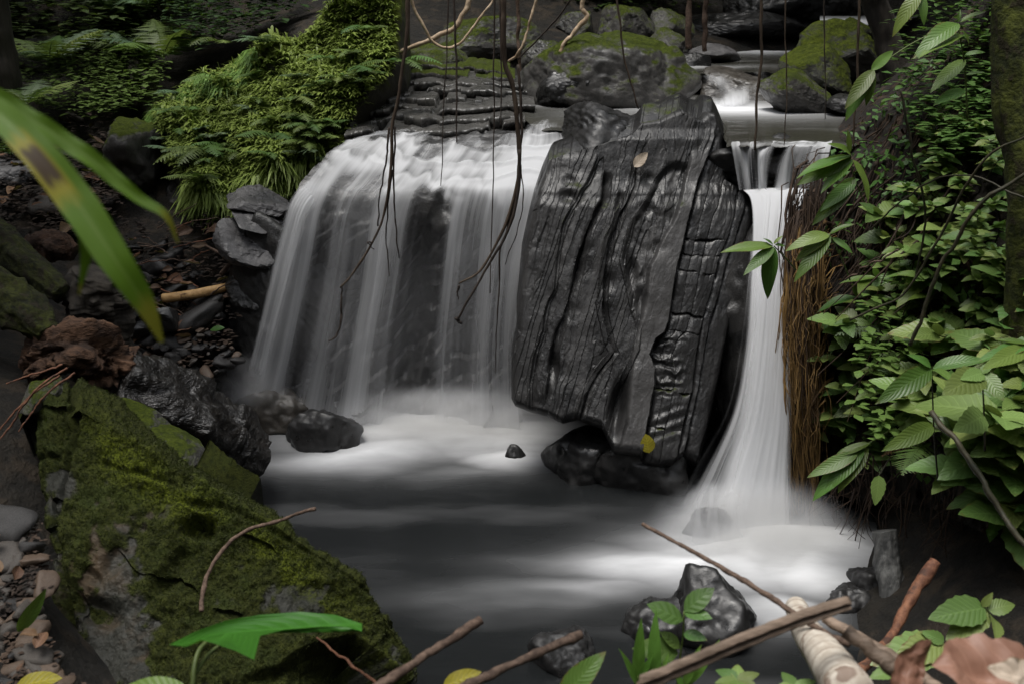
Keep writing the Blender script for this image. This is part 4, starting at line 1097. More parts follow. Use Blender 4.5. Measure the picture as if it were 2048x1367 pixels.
# ------------------------------------------------------------------ mossy slab in the left foreground
def ndimage_mean(a, k=24):
    p = np.pad(a, k, mode='edge')
    c = np.cumsum(np.cumsum(np.pad(p, ((1, 0), (1, 0))), 0), 1)
    w = 2 * k + 1
    return (c[w:, w:] - c[:-w, w:] - c[w:, :-w] + c[:-w, :-w]) / w ** 2
def _fore():
    A, B, C_, D = (70, 735), (440, 970), (870, 1430), (150, 1430)
    top = [A, (115, 724), (160, 742), (240, 790), (300, 850), (360, 905), B]
    right = [B, (530, 1020), (600, 1073), (680, 1128), (740, 1168), (800, 1240), (845, 1320), C_]
    bottom = [D, (300, 1440), (500, 1450), (700, 1445), C_]
    left = [A, (50, 800), (48, 900), (60, 1000), (82, 1100), (62, 1220), (105, 1310), D]
    n, m = 420, 380
    S = coons(top, right, bottom, left, n, m)
    u, v = S[..., 0], S[..., 1]
    # depth: the ridge lies far, the face comes down towards the camera
    rx = np.array([60, 160, 300, 440, 600, 740, 860]); ry = np.array([760, 815, 900, 985, 1085, 1180, 1380])
    below = v - np.interp(u, rx, ry)                       # pixels under the ridge line
    Yr = np.interp(u, rx, [3.15, 3.05, 2.95, 2.86, 2.76, 2.68, 2.55])
    Y0 = Yr - np.clip(below, 0, 900) * 0.00128 + np.clip(-below, 0, 200) * 0.0042
    uu = u + 8 * fbm(v3(u / 60, v / 60), 1, 3, 2); vv = v + 8 * fbm(v3(u / 60, v / 60), 1, 3, 3)
    h = fbm(v3(u / 140, v / 140), 1, 4, 5) * 0.05 + fbm(v3(u / 30, v / 30), 1, 4, 6) * 0.014 + fbm(v3(u / 9, v / 9), 1, 3, 7) * 0.004
    for (a, b, su, sv, ang, d) in ((398, 1052, 34, 22, 0, .075), (405, 1010, 30, 10, 0.2, .03), (250, 1105, 62, 24, -.95, .045), (352, 1140, 60, 18, -.9, .04), (190, 1215, 50, 22, .4, .05), (175, 1150, 30, 14, .6, .03),
                                   (640, 1190, 60, 18, .3, .02), (300, 985, 40, 14, .5, .016)):
        ca, sa = math.cos(ang), math.sin(ang)
        x, y = ((uu - a) * ca + (vv - b) * sa) / su, (-(uu - a) * sa + (vv - b) * ca) / sv
        h -= d * np.exp(-(x * x + y * y) ** 1.7)
    # the left facet drops away behind a joint; a second joint follows the ridge
    gx = uu - np.interp(vv, [760, 870, 960, 1060, 1180, 1300, 1430], [150, 140, 118, 100, 128, 135, 230])
    h -= 0.05 * sstep(10, -38, gx) + 0.05 * np.exp(-(gx / 9) ** 2)
    gl = vv - np.interp(uu, [160, 300, 440, 600, 740, 860], [905, 950, 1010, 1092, 1190, 1390])
    h -= 0.018 * np.exp(-(gl / 7) ** 2) * sstep(-.1, .3, noise(v3(u / 80, 0, 0), 3))
    # lower plate, undercut at the right
    lp = vv - np.interp(uu, [380, 500, 620, 700, 760, 860], [1400, 1345, 1285, 1262, 1300, 1400])
    h -= 0.22 * sstep(0, 46, lp) * sstep(560, 740, uu) + 0.05 * sstep(0, 20, lp) * sstep(420, 560, uu)
    h += 0.012 * np.sign(np.sin((uu * .5 - vv * .85) / 26 + 2 * fbm(v3(u / 70, v / 70), 1, 2, 9))) * sstep(.1, .5, fbm(v3(u / 90, v / 90), 1, 2, 10))
    e = edge_dist(n, m); rd = np.clip(1 - e / 13.0, 0, 1)
    fo = (1 - np.sqrt(np.maximum(0, 1 - rd ** 2))) * 0.10
    Pt = P(u, v, Y0)
    du = np.gradient(Pt, axis=1); dv = np.gradient(Pt, axis=0)
    nr = np.cross(du, dv); nr /= np.linalg.norm(nr, axis=-1)[..., None]
    if nr[..., 1].mean() > 0: nr = -nr
    mk_ = fbm(v3(u / 120, v / 120), 1, 4, 51) + .35 * fbm(v3(u / 24, v / 24), 1, 3, 52)
    low = np.interp(v - .35 * (u - 300), [900, 1150, 1300], [.52, .36, .02])
    moss = sstep(-.25, .45, mk_ + low + .10)
    moss = np.maximum(moss, .8 * sstep(.012, .04, -(h - ndimage_mean(h))))
    h = h + .010 * moss * (.6 + .8 * fbm(v3(u / 14, v / 14), 1, 3, 53))
    Fr = Pt + nr * (h - fo)[..., None]
    Bk = Pt * 1.0
    Bk[..., 2] = np.minimum(Pt[..., 2] - 0.35, 0.10) - 0.25
    Bk[..., 0] += 0.04; Bk[..., 1] += 0.10
    V, F = solidify(Fr, Bk, 10, 0.0)
    lime = np.exp(-((below - 45 - .06 * (u - 160)) / 52.0) ** 2) * sstep(130, 200, u) * sstep(900, 500, u) * sstep(-.5, .3, fbm(v3(u / 60, v / 60), 1, 3, 44))
    lime = np.concatenate([lime.ravel(), np.zeros(len(V) - n * m)])
    ms = np.concatenate([moss.ravel(), np.zeros(len(V) - n * m)])
    o = mk('mossy_slab', V, F, M['fore'], attrs={'lime': lime, 'mossm': ms}, smooth=False)
    tag(o, 'big green mossy rock slab filling the lower left foreground', 'rock')
    return Fr, nr, moss
FORE_G, FORE_N, FORE_M = _fore()

# ------------------------------------------------------------------ moss mound left of the ledge
def _mound():
    top = [(310, 215), (390, 130), (470, 90), (560, 55), (640, 15), (700, -40), (800, -80)]
    left = [(310, 215), (285, 260), (290, 300), (330, 345), (380, 390)]
    right = [(800, -80), (805, 20), (800, 110), (760, 170), (712, 225), (690, 280)]
    bottom = [(380, 390), (450, 405), (540, 400), (600, 370), (650, 325), (690, 280)]
    n, m = 190, 230
    S = coons(top, right, bottom, left, n, m)
    u, v = S[..., 0], S[..., 1]
    a = np.linspace(0, 1, m)[None]; b = np.linspace(0, 1, n)[:, None]
    Y0 = 6.25 - 0.85 * b + 0.25 * (1 - a) * (1 - b) - 0.18 * np.sin(a * math.pi) * np.sin(b * math.pi)
    h = fbm(v3(u / 90, v / 90), 1, 4, 3) * 0.16 + fbm(v3(u / 26, v / 26), 1, 4, 4) * 0.05 + fbm(v3(u / 8, v / 8), 1, 3, 6) * 0.014
    e = edge_dist(n, m); rd = np.clip(1 - e / 26.0, 0, 1)
    fo = (1 - np.sqrt(np.maximum(0, 1 - rd ** 2))) * 0.32
    Pt = P(u, v, Y0)
    Fr = Pt + np.array([0, -0.8, 0.6]) * (h - fo * .8)[..., None]
    Bk = Pt + np.array([-0.1, 0.9, -0.7])
    V, F = solidify(Fr, Bk, 8, 0.05)
    o = mk('moss_mound', V, F, M['mound'])
    tag(o, 'big moss and fern covered mound left of the stepped ledge', 'rock')
    return o, Fr
mound, MOUND_G = _mound()

# ------------------------------------------------------------------ right bank of earth and roots
def _bank():
    top = [(1690, 235, 5.2), (1790, 150, 5.2), (1900, 40, 5.0), (2000, -60, 4.8), (2250, -180, 4.4)]
    left = [(1690, 235, 5.2), (1650, 300, 4.7), (1622, 380, 4.42), (1606, 480, 4.2), (1600, 620, 4.05), (1605, 800, 3.95), (1640, 980, 3.9)]
    right = [(2250, -180, 4.4), (2250, 200, 3.7), (2250, 600, 3.1), (2250, 900, 2.75), (2250, 1180, 2.65)]
    bottom = [(1640, 980, 3.9), (1720, 1000, 3.75), (1850, 1010, 3.4), (2000, 1080, 2.95), (2250, 1180, 2.65)]
    n, m = 170, 170
    S = coons(top, right, bottom, left, n, m)
    u, v, Y = S[..., 0], S[..., 1], S[..., 2]
    Y = Y + fbm(v3(u / 130, v / 130), 1, 5, 3) * 0.20 + fbm(v3(u / 22, v / 22), 1, 4, 6) * 0.05
    Fr = P(u, v, Y)
    Bk = Fr + np.array([0.5, 0.9, -0.35])
    V, F = solidify(Fr, Bk, 6)
    o = mk('earth_bank', V, F, M['bank'], origin=(0, 0, 0))
    tag(o, kind='structure')
    return V, F
BANK_V, BANK_F = _bank()
# ------------------------------------------------------------------ leaf shapes (base at 0, tip at +Y, upper side +Z, length 1)
def leaf_mesh(name, width, mat, stations=9, belly=0.38, serr=0.0, droop=0.18, fold=0.12, tip=1.0, wave=0.0, seed=0, twist=0.0):
    y = np.linspace(0, 1, stations)
    x0 = np.array([-1, -.5, 0, .5, 1])
    pw = math.log(.5) / math.log(belly)
    prof = np.sin(math.pi * y ** pw) ** (0.8 * tip)
    prof[0] = 0.04; prof[-1] = 0.0
    V, U = [], []
    for i in range(stations):
        s = 1 + (serr if i % 2 else -serr) * (0 < i < stations - 1)
        for q in x0:
            ww = width / 2 * prof[i] * (s if abs(q) == 1 else 1)
            x = q * ww
            z = -droop * y[i] ** 2 + fold * abs(x) + wave * math.sin(y[i] * 9 + seed + (2.1 if q > 0 else 0)) * abs(q) * .5 * prof[i]
            a = twist * y[i]
            V.append((x * math.cos(a), y[i], z + x * math.sin(a))); U.append((q * .5 + .5, y[i]))
    me = mesh_data(name, V, grid_faces(stations, 5), True, U)
    me.materials.append(mat)
    return me
LM = {}
for k in range(3):
    LM['nettle%d' % k] = leaf_mesh('leaf', 0.50 + .05 * k, M['nettle'], 13, 0.36, 0.055, 0.16 + .08 * k, 0.14, seed=k, wave=.02, twist=.12 * (k - 1))
    LM['lance%d' % k] = leaf_mesh('leaf', 0.28 + .03 * k, M['lance'], 11, 0.42, 0.0, 0.20 + .12 * k, 0.22, seed=k, wave=.03, twist=.2 * (k - 1))
    LM['grass%d' % k] = leaf_mesh('leaf', 0.17 + .02 * k, M['grass_leaf'], 11, 0.35, 0.0, 0.10 + .1 * k, 0.22, seed=k, wave=.02, twist=.3 * (k - 1))
    LM['small%d' % k] = leaf_mesh('leaf', 0.55, M['small_leaf'], 7, 0.45, 0.0, 0.15 + .1 * k, 0.12, seed=k, twist=.2 * (k - 1))
    LM['dead%d' % k] = leaf_mesh('leaf', 0.42 + .08 * k, M['dead'], 9, 0.42, 0.0, -0.25 + .2 * k, 0.6, seed=k, wave=.10, twist=.5 * (k - 1))
LM['crumpled'] = leaf_mesh('leaf', 0.75, M['dead'], 9, 0.45, 0.05, -0.2, 0.9, wave=.2, twist=.6)
LM['dead_red'] = leaf_mesh('leaf', 0.66, M['dead_red'], 17, 0.40, 0.04, -0.30, 0.75, wave=.26, twist=.5)
def crumpled(name, width, mat, seed, amp=.10, n=26, k=13):
    """a dry leaf, curled and wrinkled"""
    y = np.linspace(0, 1, n)[:, None]; x = np.linspace(-1, 1, k)[None]
    w = width / 2 * np.sin(math.pi * np.clip(y, .01, 1) ** .8) ** .75 * (1 + .12 * fbm(v3(y * 9 + 0 * x, np.sign(x) * 3 + 0 * y), 1, 3, seed))
    X = x * w; Z = .55 * np.abs(X) ** 1.5 + amp * fbm(v3(X * 5, y * 4), 1, 4, seed + 2) + .16 * np.sin(y * 4.5 + seed) * y + .12 * X * np.sin(y * 7)
    Yy = y + .10 * fbm(v3(X * 3, y * 3), 1, 3, seed + 5)
    me = mesh_data(name, np.stack(np.broadcast_arrays(X, Yy, Z), -1), grid_faces(n, k), True, np.stack(np.broadcast_arrays(x * .5 + .5, y), -1).reshape(-1, 2))
    me.materials.append(mat)
    return me
LM['dead_red'] = crumpled('leaf', .70, M['dead_red'], 3, .13)
LM['dead_red2'] = crumpled('leaf', .62, M['dead_red'], 8, .16)
LM['dead_pale2'] = crumpled('leaf', .6, M['dead_pale'], 5, .16)
LM['dead_pale'] = leaf_mesh('leaf', 0.55, M['dead_pale'], 11, 0.42, 0.02, -0.2, 0.4, wave=.08)
LM['yellow'] = leaf_mesh('leaf', 0.45, M['dead_yellow'], 9, 0.45, 0.0, 0.1, 0.2, wave=.04)
def basis(d, up):
    y = Vector(d).normalized()
    z = Vector(up) - Vector(up).dot(y) * y
    if z.length < 1e-4: z = Vector((0, -1, 0)) - y * -y.y
    z.normalize()
    x = y.cross(z)
    return Matrix((x, y, z)).transposed()
def put(name, me, parent, pos, d, up, size, wide=1.0):
    """one leaf: base at pos, pointing along d, upper side towards up"""
    o = bpy.data.objects.new(name, me)
    COL.objects.link(o)
    B = basis(d, up) @ Matrix.Diagonal((size * wide, size, size))
    p = Vector([float(c) for c in pos])
    if parent is not None:
        o.parent = parent
        p = p - parent.location
    o.matrix_basis = Matrix.Translation(p) @ B.to_4x4()
    return o
def stem(parent, pts, r, mat, n=14, sides=5, name='stem'):
    V, F = tube(pts, r, sides, n)
    return mk(name, V, F, mat, parent)
rng = np.random.RandomState(7)
def plant(name, base, tipd, height, pairs, leaf, lsize, label, cat='plant', group=None, mat='stem_dark', face=(-.35, -.75, .55), spread=0.55, sag=.12, start=.35, rad=.0035, terminal=True, alt=False):
    """a leafy shoot: stem from base along tipd, pairs of leaves up the stem"""
    t = empty(name, base)
    tag(t, label, cat, group)
    b = np.array(base, float); d = np.array(tipd, float); d /= np.linalg.norm(d)
    c = b + d * height * .55 + np.array([rng.normal() * .03, rng.normal() * .03, .03]) * height * 3
    e = b + d * height + np.array([0, -sag, -sag * .6]) * height
    pts = resample([b, c, e], 24)
    stem(t, pts, [rad, rad * .55], M[mat], 12)
    ph = rng.uniform(0, 6.28)
    fc = np.array(face)
    for i in range(pairs):
        f = start + (1 - start) * (i + 1) / pairs
        p = pts[min(23, int(f * 23))]
        for sgn in ((1, -1) if not alt else ((1,) if i % 2 else (-1,))):
            a = ph + i * 1.571 + (0 if sgn > 0 else math.pi) + rng.normal() * .25
            od = np.array([math.cos(a), math.sin(a) * .8, 0.10 + rng.normal() * .18 - .25 * (i < 1)])
            od = od + fc * spread * .5
            up = np.array([0, 0, 1.0]) + fc * .55 + rng.normal(size=3) * .18
            s = lsize * (1.0 - .35 * abs(f - .72)) * rng.uniform(.75, 1.15) * (0.72 if i == pairs - 1 and pairs > 2 else 1)
            me = LM[leaf + str(rng.randint(3))]
            put('leaf', me, t, p, od, up, s)
    if terminal:
        put('leaf', LM[leaf + '0'], t, pts[-1], d + fc * .5 + np.array([0, 0, .2]), np.array([0, 0, 1.0]) + fc * .3, lsize * .5)
    return t
# ------------------------------------------------------------------ fern fronds
def frond_mesh(name, mat, npin=18, wid=0.34, curl=0.35, sub=True, taper=1.0, seed=0, vfold=.10):
    """a frond of length 1 along +Y arching down, with tapering pinnae; toothed when sub"""
    r = np.random.RandomState(seed)
    J = Join()
    UVs = []
    def arch(s): return np.array([0.0, s * (1 - .12 * curl * s), 0.28 * curl * s - curl * .75 * s * s])
    pts = np.array([arch(s) for s in np.linspace(0, 1, 8)])
    V, F = tube(pts, [.010, .003], 3, None, False)
    J.add(V, F); UVs.append(np.tile([.5, .5], (len(V), 1)))
    for i in range(npin):
        s = 0.10 + 0.88 * i / (npin - 1)
        L = wid * (math.sin(math.pi * min(1, (s * .80 + .22)) ** 1.1) ** .8) * taper * r.uniform(.9, 1.08)
        L = max(L, .03)
        p = arch(s); t = arch(min(1, s + .02)) - p; t /= np.linalg.norm(t)
        for sg in (-1, 1):
            d = np.array([sg * 1.0, 0, 0]) + t * .42 + np.array([0, 0, -.18 + r.normal() * .08])
            d /= np.linalg.norm(d)
            w = .42 / npin * 1.25
            k = 5 if sub else 3
            row = []
            for j in range(k + 1):
                f = j / k
                c = p + d * L * f + np.array([0, 0, -vfold * f * f * L])
                hw = w * (1 - f) ** .6 * (1.25 if j % 2 else .75) if sub else w * (1 - f) ** .7
                if j == k: hw = .001
                row += [c - t * hw * .8, c + t * hw]
            q = np.array(row)
            J.add(q, np.array([[2 * j, 2 * j + 1, 2 * j + 3, 2 * j + 2] for j in range(k)]))
            UVs.append(np.array([[(m % 2), m / (2 * k)] for m in range(len(q))]))
    V, F = J.out()
    me = mesh_data(name, V, F, True, np.vstack(UVs))
    me.materials.append(mat)
    return me
FM = {'a': frond_mesh('frond', M['fern'], 18, .34, .45, seed=1), 'b': frond_mesh('frond', M['fern'], 15, .28, .75, seed=2), 'c': frond_mesh('frond', M['fern'], 22, .24, .6, False, seed=3),
      'p': frond_mesh('frond', M['fern_pale'], 14, .34, .5, seed=4), 'br': frond_mesh('frond', M['fern_brown'], 18, .16, .4, seed=5)}
def fern(name, base, n, size, label, cat='fern', group=None, kinds='abc', az=None, spread=6.28, rise=.75, up=(0, 0, 1)):
    t = empty(name, base)
    tag(t, label, cat, group)
    a0 = rng.uniform(0, 6.28) if az is None else az - spread / 2
    for i in range(n):
        a = a0 + spread * (i + .5) / n + rng.normal() * .15
        d = np.array([math.cos(a), math.sin(a), rise * rng.uniform(.6, 1.2)])
        put('frond', FM[kinds[rng.randint(len(kinds))]], t, base, d, (0, 0, 1), size * rng.uniform(.7, 1.1))
    return t
cam_v = Vector((0, 0, CAM_H))
_bank_bvh = BVHTree.FromPolygons([Vector(v) for v in BANK_V], [list(map(int, f)) for fs in BANK_F for f in fs])
_dep = bpy.context.evaluated_depsgraph_get()
def hit(u, v):
    d = Vector(ray(u, v).tolist()).normalized()
    r = _bank_bvh.ray_cast(cam_v, d)
    return (np.array(r[0]), np.array(r[1])) if r[0] is not None else (None, None)
def in_poly(u, v, poly):
    c = False
    for i in range(len(poly)):
        (x1, y1), (x2, y2) = poly[i], poly[i - 1]
        if (y1 > v) != (y2 > v) and u < (x2 - x1) * (v - y1) / (y2 - y1) + x1: c = not c
    return c
def ppm_at(p): return FPX / (p[1] * CT - (p[2] - CAM_H) * ST)

# ------------------------------------------------------------------ plants covering the right bank
def scatter(poly, count, seed, mind=20):
    r = np.random.RandomState(seed)
    us = [p[0] for p in poly]; vs_ = [p[1] for p in poly]
    out = []
    for _ in range(count * 60):
        u, v = r.uniform(min(us), max(us)), r.uniform(min(vs_), max(vs_))
        if in_poly(u, v, poly) and all((u - a) ** 2 + (v - b) ** 2 > mind ** 2 for a, b in out):
            out.append((u, v))
            if len(out) == count: break
    return out
REG = [  # polygon of the stem bases, count, leaf pixels, stem pixels, leaf kind, pairs, spacing, label
    ([(1850, 270), (2060, 240), (2060, 560), (1880, 520), (1830, 420)], 46, 42, 70, 'nettle', 3, 19, 'small leaved green herb crowding the upper right bank'),
    ([(1800, 430), (2060, 540), (2060, 720), (1840, 690), (1740, 590)], 34, 62, 90, 'nettle', 3, 28, 'green nettle like herb in the middle of the right bank'),
    ([(1650, 640), (1830, 680), (1860, 860), (1760, 960), (1650, 900), (1640, 760)], 26, 58, 80, 'nettle', 3, 30, 'green herb hanging over the dark hollow beside the golden roots'),
    ([(1840, 720), (2070, 720), (2070, 900), (1900, 900)], 16, 92, 120, 'nettle', 3, 42, 'broad leaved green herb on the lower right bank'),
    ([(1900, 900), (2070, 900), (2090, 1080), (1960, 1050)], 11, 128, 140, 'nettle', 3, 46, 'large leaved nettle like herb at the right edge'),
    ([(1760, 560), (1900, 560), (1900, 700), (1700, 660)], 6, 80, 90, 'lance', 2, 50, 'narrow leaved shoot among the herbs of the right bank'),
]
GRP = ['small herbs of the upper right bank', 'herbs in the middle of the right bank', 'herbs over the dark hollow', 'broad herbs of the lower right bank', 'large herbs at the right edge', 'narrow leaved shoots of the right bank']
for k, (poly, cnt, lpx, spx, kind, pairs, mind, lab) in enumerate(REG):
    for (u, v) in scatter(poly, cnt, 100 + k, mind):
        p, nrm = hit(u, v)
        if p is None: continue
        s = ppm_at(p)
        d = np.array([-.45 + rng.normal() * .25, -.55 + rng.normal() * .2, .75])
        plant('bank_herb', p, d, spx / s * rng.uniform(.7, 1.25), pairs, kind, lpx / s * rng.uniform(.75, 1.2), lab, 'plant', GRP[k])
# hand placed shoots
def shoot(name, label, path, leaves, kind='lance', mat='stem', rad=.0035, cat='plant', me=None):
    """path [(u,v,Y)...]; leaves [(u0,v0,u1,v1,dY)] base pixel, tip pixel and how much nearer the tip is"""
    pts = [P(*p) for p in path]
    t = empty(name, pts[0])
    tag(t, label, cat)
    stem(t, pts, [rad, rad * .6], M[mat], 16)
    pa = np.array(path, float)
    for (u0, v0, u1, v1, dY) in leaves:
        Y = pa[np.argmin(np.hypot(pa[:, 0] - u0, pa[:, 1] - v0)), 2]
        a, b = P(u0, v0, Y), P(u1, v1, Y - dY)
        d = b - a
        L = np.linalg.norm(d)
        up = np.array([0.0, -.6, 1.0]) + rng.normal(size=3) * .2
        put('leaf', LM[me] if me else LM[kind + str(rng.randint(3))], t, a, d, up, L * 1.04)
    return t
shoot('overhanging_shoot', 'leafy sprig reaching out over the narrow fall', [(1592, 540, 3.70), (1570, 515, 3.66), (1548, 492, 3.62)],
      [(1546, 492, 1452, 490, .05), (1548, 494, 1494, 538, .1), (1550, 496, 1522, 586, .06), (1546, 490, 1532, 474, 0), (1548, 488, 1562, 470, 0), (1550, 490, 1572, 488, 0)])
shoot('overhanging_shoot', 'sprig with four leaves just right of the narrow fall', [(1700, 560, 3.75), (1680, 510, 3.7), (1660, 470, 3.62)],
      [(1660, 470, 1588, 474, .05), (1662, 472, 1590, 550, .08), (1660, 468, 1700, 440, .02), (1664, 475, 1706, 500, .05), (1660, 468, 1592, 508, .04)])
shoot('overhanging_shoot', 'tall sprig with drooping lance leaves above the root bank', [(1800, 560, 4.1), (1745, 440, 4.0), (1710, 360, 3.9), (1700, 310, 3.85)],
      [(1702, 312, 1600, 332, .1), (1702, 314, 1612, 352, .08), (1705, 320, 1645, 370, .1), (1706, 320, 1756, 388, .08), (1710, 355, 1636, 440, .1), (1698, 308, 1700, 262, 0), (1704, 314, 1682, 275, .05), (1712, 360, 1650, 410, .1)])
shoot('overhanging_shoot', 'sprig with hanging pale green leaves beside the stepped mossy rock', [(1880, 60, 4.0), (1820, 90, 4.0), (1760, 130, 3.95), (1742, 142, 3.9)],
      [(1744, 142, 1692, 232, .05), (1744, 142, 1740, 202, .06), (1742, 142, 1790, 96, -.05), (1748, 140, 1700, 196, .1)])
shoot('overhanging_shoot', 'sprig with arching leaves at the top right beside the mossy trunk', [(1935, 240, 3.4), (1930, 140, 3.4), (1918, 60, 3.35)],
      [(1918, 48, 1850, 72, .1), (1920, 45, 1965, 14, .02), (1922, 60, 1945, 76, .04), (1925, 70, 1846, 92, .1), (1930, 110, 1968, 98, .02), (1932, 150, 1968, 140, .02), (1930, 120, 1870, 166, .1), (1930, 180, 1880, 195, .1), (1916, 44, 1922, 20, 0)])
shoot('overhanging_shoot', 'dark leaved branch drooping from the top right corner', [(1860, -60, 3.4), (1840, -10, 3.4)],
      [(1845, -20, 1786, 52, .05), (1842, -12, 1852, 40, .05), (1840, -15, 1812, 30, 0)])
shoot('bank_shoot', 'upright shoot with arching leaf pairs in front of the right bank', [(1876, 960, 2.95), (1868, 860, 2.9), (1864, 740, 2.85)],
      [(1864, 738, 1790, 776, .12), (1866, 736, 1960, 702, .05), (1862, 734, 1838, 704, .02), (1866, 738, 1900, 740, .1), (1868, 850, 1800, 880, .1)], kind='lance', mat='stem_dark')
shoot('bank_shoot', 'upright dark stemmed shoot with wide leaf pairs by the right edge', [(1970, 900, 2.6), (1968, 820, 2.6), (1964, 750, 2.55)],
      [(1964, 748, 1900, 776, .1), (1966, 746, 2006, 790, .08), (1962, 745, 1985, 722, 0), (1968, 830, 1930, 850, .1), (1966, 745, 1930, 752, .05)], kind='nettle', mat='stem_dark')
shoot('bank_shoot', 'pale green arching leaves entering from the right edge', [(2080, 760, 2.4), (2060, 700, 2.4)],
      [(2058, 690, 1968, 706, .05), (2056, 688, 2000, 672, 0), (2060, 695, 1985, 720, .1)], kind='lance')
shoot('bank_shoot', 'serrated leaf cluster low in the right corner above the red dead leaf', [(2030, 1330, 2.0), (2000, 1270, 2.0), (1972, 1215, 2.0)],
      [(1970, 1215, 1872, 1228, .05), (1974, 1222, 1900, 1268, .06), (1976, 1218, 2032, 1204, 0), (1985, 1232, 2008, 1262, .08), (1965, 1212, 1985, 1186, 0)], kind='nettle')
shoot('bank_shoot', 'low leaves under the bank behind the fallen culm', [(1900, 1320, 2.1), (1890, 1290, 2.1)],
      [(1890, 1288, 1806, 1300, .05), (1888, 1282, 1850, 1262, 0), (1892, 1285, 1935, 1282, 0), (1885, 1292, 1760, 1310, .05)], kind='nettle')
shoot('bank_shoot', 'single toothed leaf hanging over the dark hollow', [(1790, 900, 3.3), (1770, 930, 3.25), (1756, 952, 3.22)], [(1758, 950, 1754, 1008, .05)], kind='nettle', mat='stem_dark')
shoot('bank_shoot', 'spray of five leaves over the dark hollow beside the golden roots', [(1780, 860, 3.45), (1730, 890, 3.4), (1700, 915, 3.38)],
      [(1716, 905, 1622, 945, .05), (1718, 905, 1630, 978, .1), (1728, 895, 1650, 965, .1), (1735, 895, 1678, 966, .1), (1740, 885, 1670, 905, .02), (1722, 900, 1660, 925, .04)], kind='lance')
# ferns of the right bank
fern('bank_fern', hit(1850, 850)[0] + np.array([-.1, -.25, .05]), 1, .26, 'serrated fern frond hanging over the dark hollow', kinds='a', az=-2.4, spread=.2, rise=.1)
fern('bank_fern', hit(1740, 660)[0] + np.array([0, -.12, .05]), 1, .24, 'pale dying fern frond pointing at the golden roots', kinds='p', az=-2.6, spread=.2, rise=.15)
fern('bank_fern', hit(1800, 830)[0] + np.array([0, -.28, .03]), 1, .30, 'brown dead fern frond lying across the herbs', kinds='r' if 'r' in FM else ['br'], az=-2.75, spread=.1, rise=.1)
fern('bank_fern', hit(1830, 740)[0] + np.array([0, -.15, .03]), 2, .25, 'slim green fern fronds below the upright shoot', kinds='c', az=-2.5, spread=.5, rise=.3)
# ------------------------------------------------------------------ greenery of the moss mound
def mound_pts(count, seed, lo=(0.05, 0.06), hi=(.97, .97)):
    r = np.random.RandomState(seed)
    n, m = MOUND_G.shape[:2]
    i = (r.uniform(lo[0], hi[0], count) * (n - 1)).astype(int)
    j = (r.uniform(lo[1], hi[1], count) * (m - 1)).astype(int)
    return MOUND_G[i, j], i / (n - 1), j / (m - 1)
def tufts(pts, seed, blades=(5, 9), L=(.035, .075), w=.010, lean=(0, -.6, .75)):
    """little rosettes of narrow blades -> V, F, uv"""
    r = np.random.RandomState(seed)
    Vs, Fs, U, n = [], [], [], 0
    for p in pts:
        k = r.randint(blades[0], blades[1] + 1)
        sz = r.uniform(.6, 1.25)
        for b in range(k):
            a = r.uniform(0, 6.28)
            d = np.array([math.cos(a), math.sin(a), 0]) * r.uniform(.5, 1.0) + np.array(lean) * r.uniform(.5, 1.1)
            d /= np.linalg.norm(d)
            l = r.uniform(*L) * sz
            s = np.cross(d, [0, 0, 1.0]); s /= np.linalg.norm(s) + 1e-6
            hw = w * r.uniform(.6, 1.3) * sz / 2
            m1 = p + d * l * .5
            m2 = p + d * l * .9 + np.array([0, 0, -.30 * l])
            Vs += [p - s * hw * .4, p + s * hw * .4, m1 - s * hw, m1 + s * hw, m2]
            Fs.append([n, n + 1, n + 3, n + 2]); Fs.append([n + 2, n + 3, n + 4, n + 4])
            c = r.uniform()
            U += [(.2, c), (.8, c), (.2, c), (.8, c), (.5, c)]
            n += 5
    Fs = np.array(Fs)
    return np.array(Vs), [Fs[0::2], Fs[1::2][:, :3]], np.array(U)
pts, bi, bj = mound_pts(3600, 5)
keep = fbm(pts, 2.2, 3, 3) > -0.42 + .2 * np.random.RandomState(1).uniform(-1, 1, len(pts))
V, F, U = tufts(pts[keep], 6, (5, 9), (.05, .11), .013)
tag(mk('moss_tufts', V, F, M['tuft'], uv=U), 'bright green tufts of small narrow leaves over the mound', 'ground cover', kind='stuff')
def _moss():
    r = np.random.RandomState(8)
    n, m = FORE_M.shape
    i = r.randint(4, n - 5, 60000); j = r.randint(4, m - 5, 60000)
    ok = FORE_M[i, j] > r.uniform(.35, 1.0, len(i))
    i, j = i[ok], j[ok]
    k = len(i)
    p = FORE_G[i, j] + r.normal(size=(k, 3)) * .002
    nn = FORE_N[i, j] + r.normal(size=(k, 3)) * .55 + [0, 0, .35]
    nn /= np.linalg.norm(nn, axis=1)[:, None]
    s = np.cross(nn, r.normal(size=(k, 3))); s /= np.linalg.norm(s, axis=1)[:, None]
    l = r.uniform(.003, .008, (k, 1)); w = r.uniform(.0012, .0026, (k, 1))
    V = np.stack([p - s * w, p + s * w, p + nn * l], 1).reshape(-1, 3)
    U = np.tile([[.2, .2], [.8, .2], [.5, .8]], (k, 1))
    tag(mk('moss_fuzz', V, np.arange(3 * k).reshape(-1, 3), M['moss_blade'], uv=U), 'short fuzzy moss growing on the big foreground slab', 'moss', kind='stuff')
_moss()
pts, bi, bj = mound_pts(900, 15, (.0, .0), (.22, .45))
V, F, U = tufts(pts, 16, (8, 12), (.08, .16), .006, (-.35, -.35, -.25))
tag(mk('hanging_grass', V, F, M['tuft'], uv=U), 'soft hanging grass along the upper left edge of the mound', 'grass', kind='stuff')
pts, bi, bj = mound_pts(56, 25)
order = np.argsort(bi)
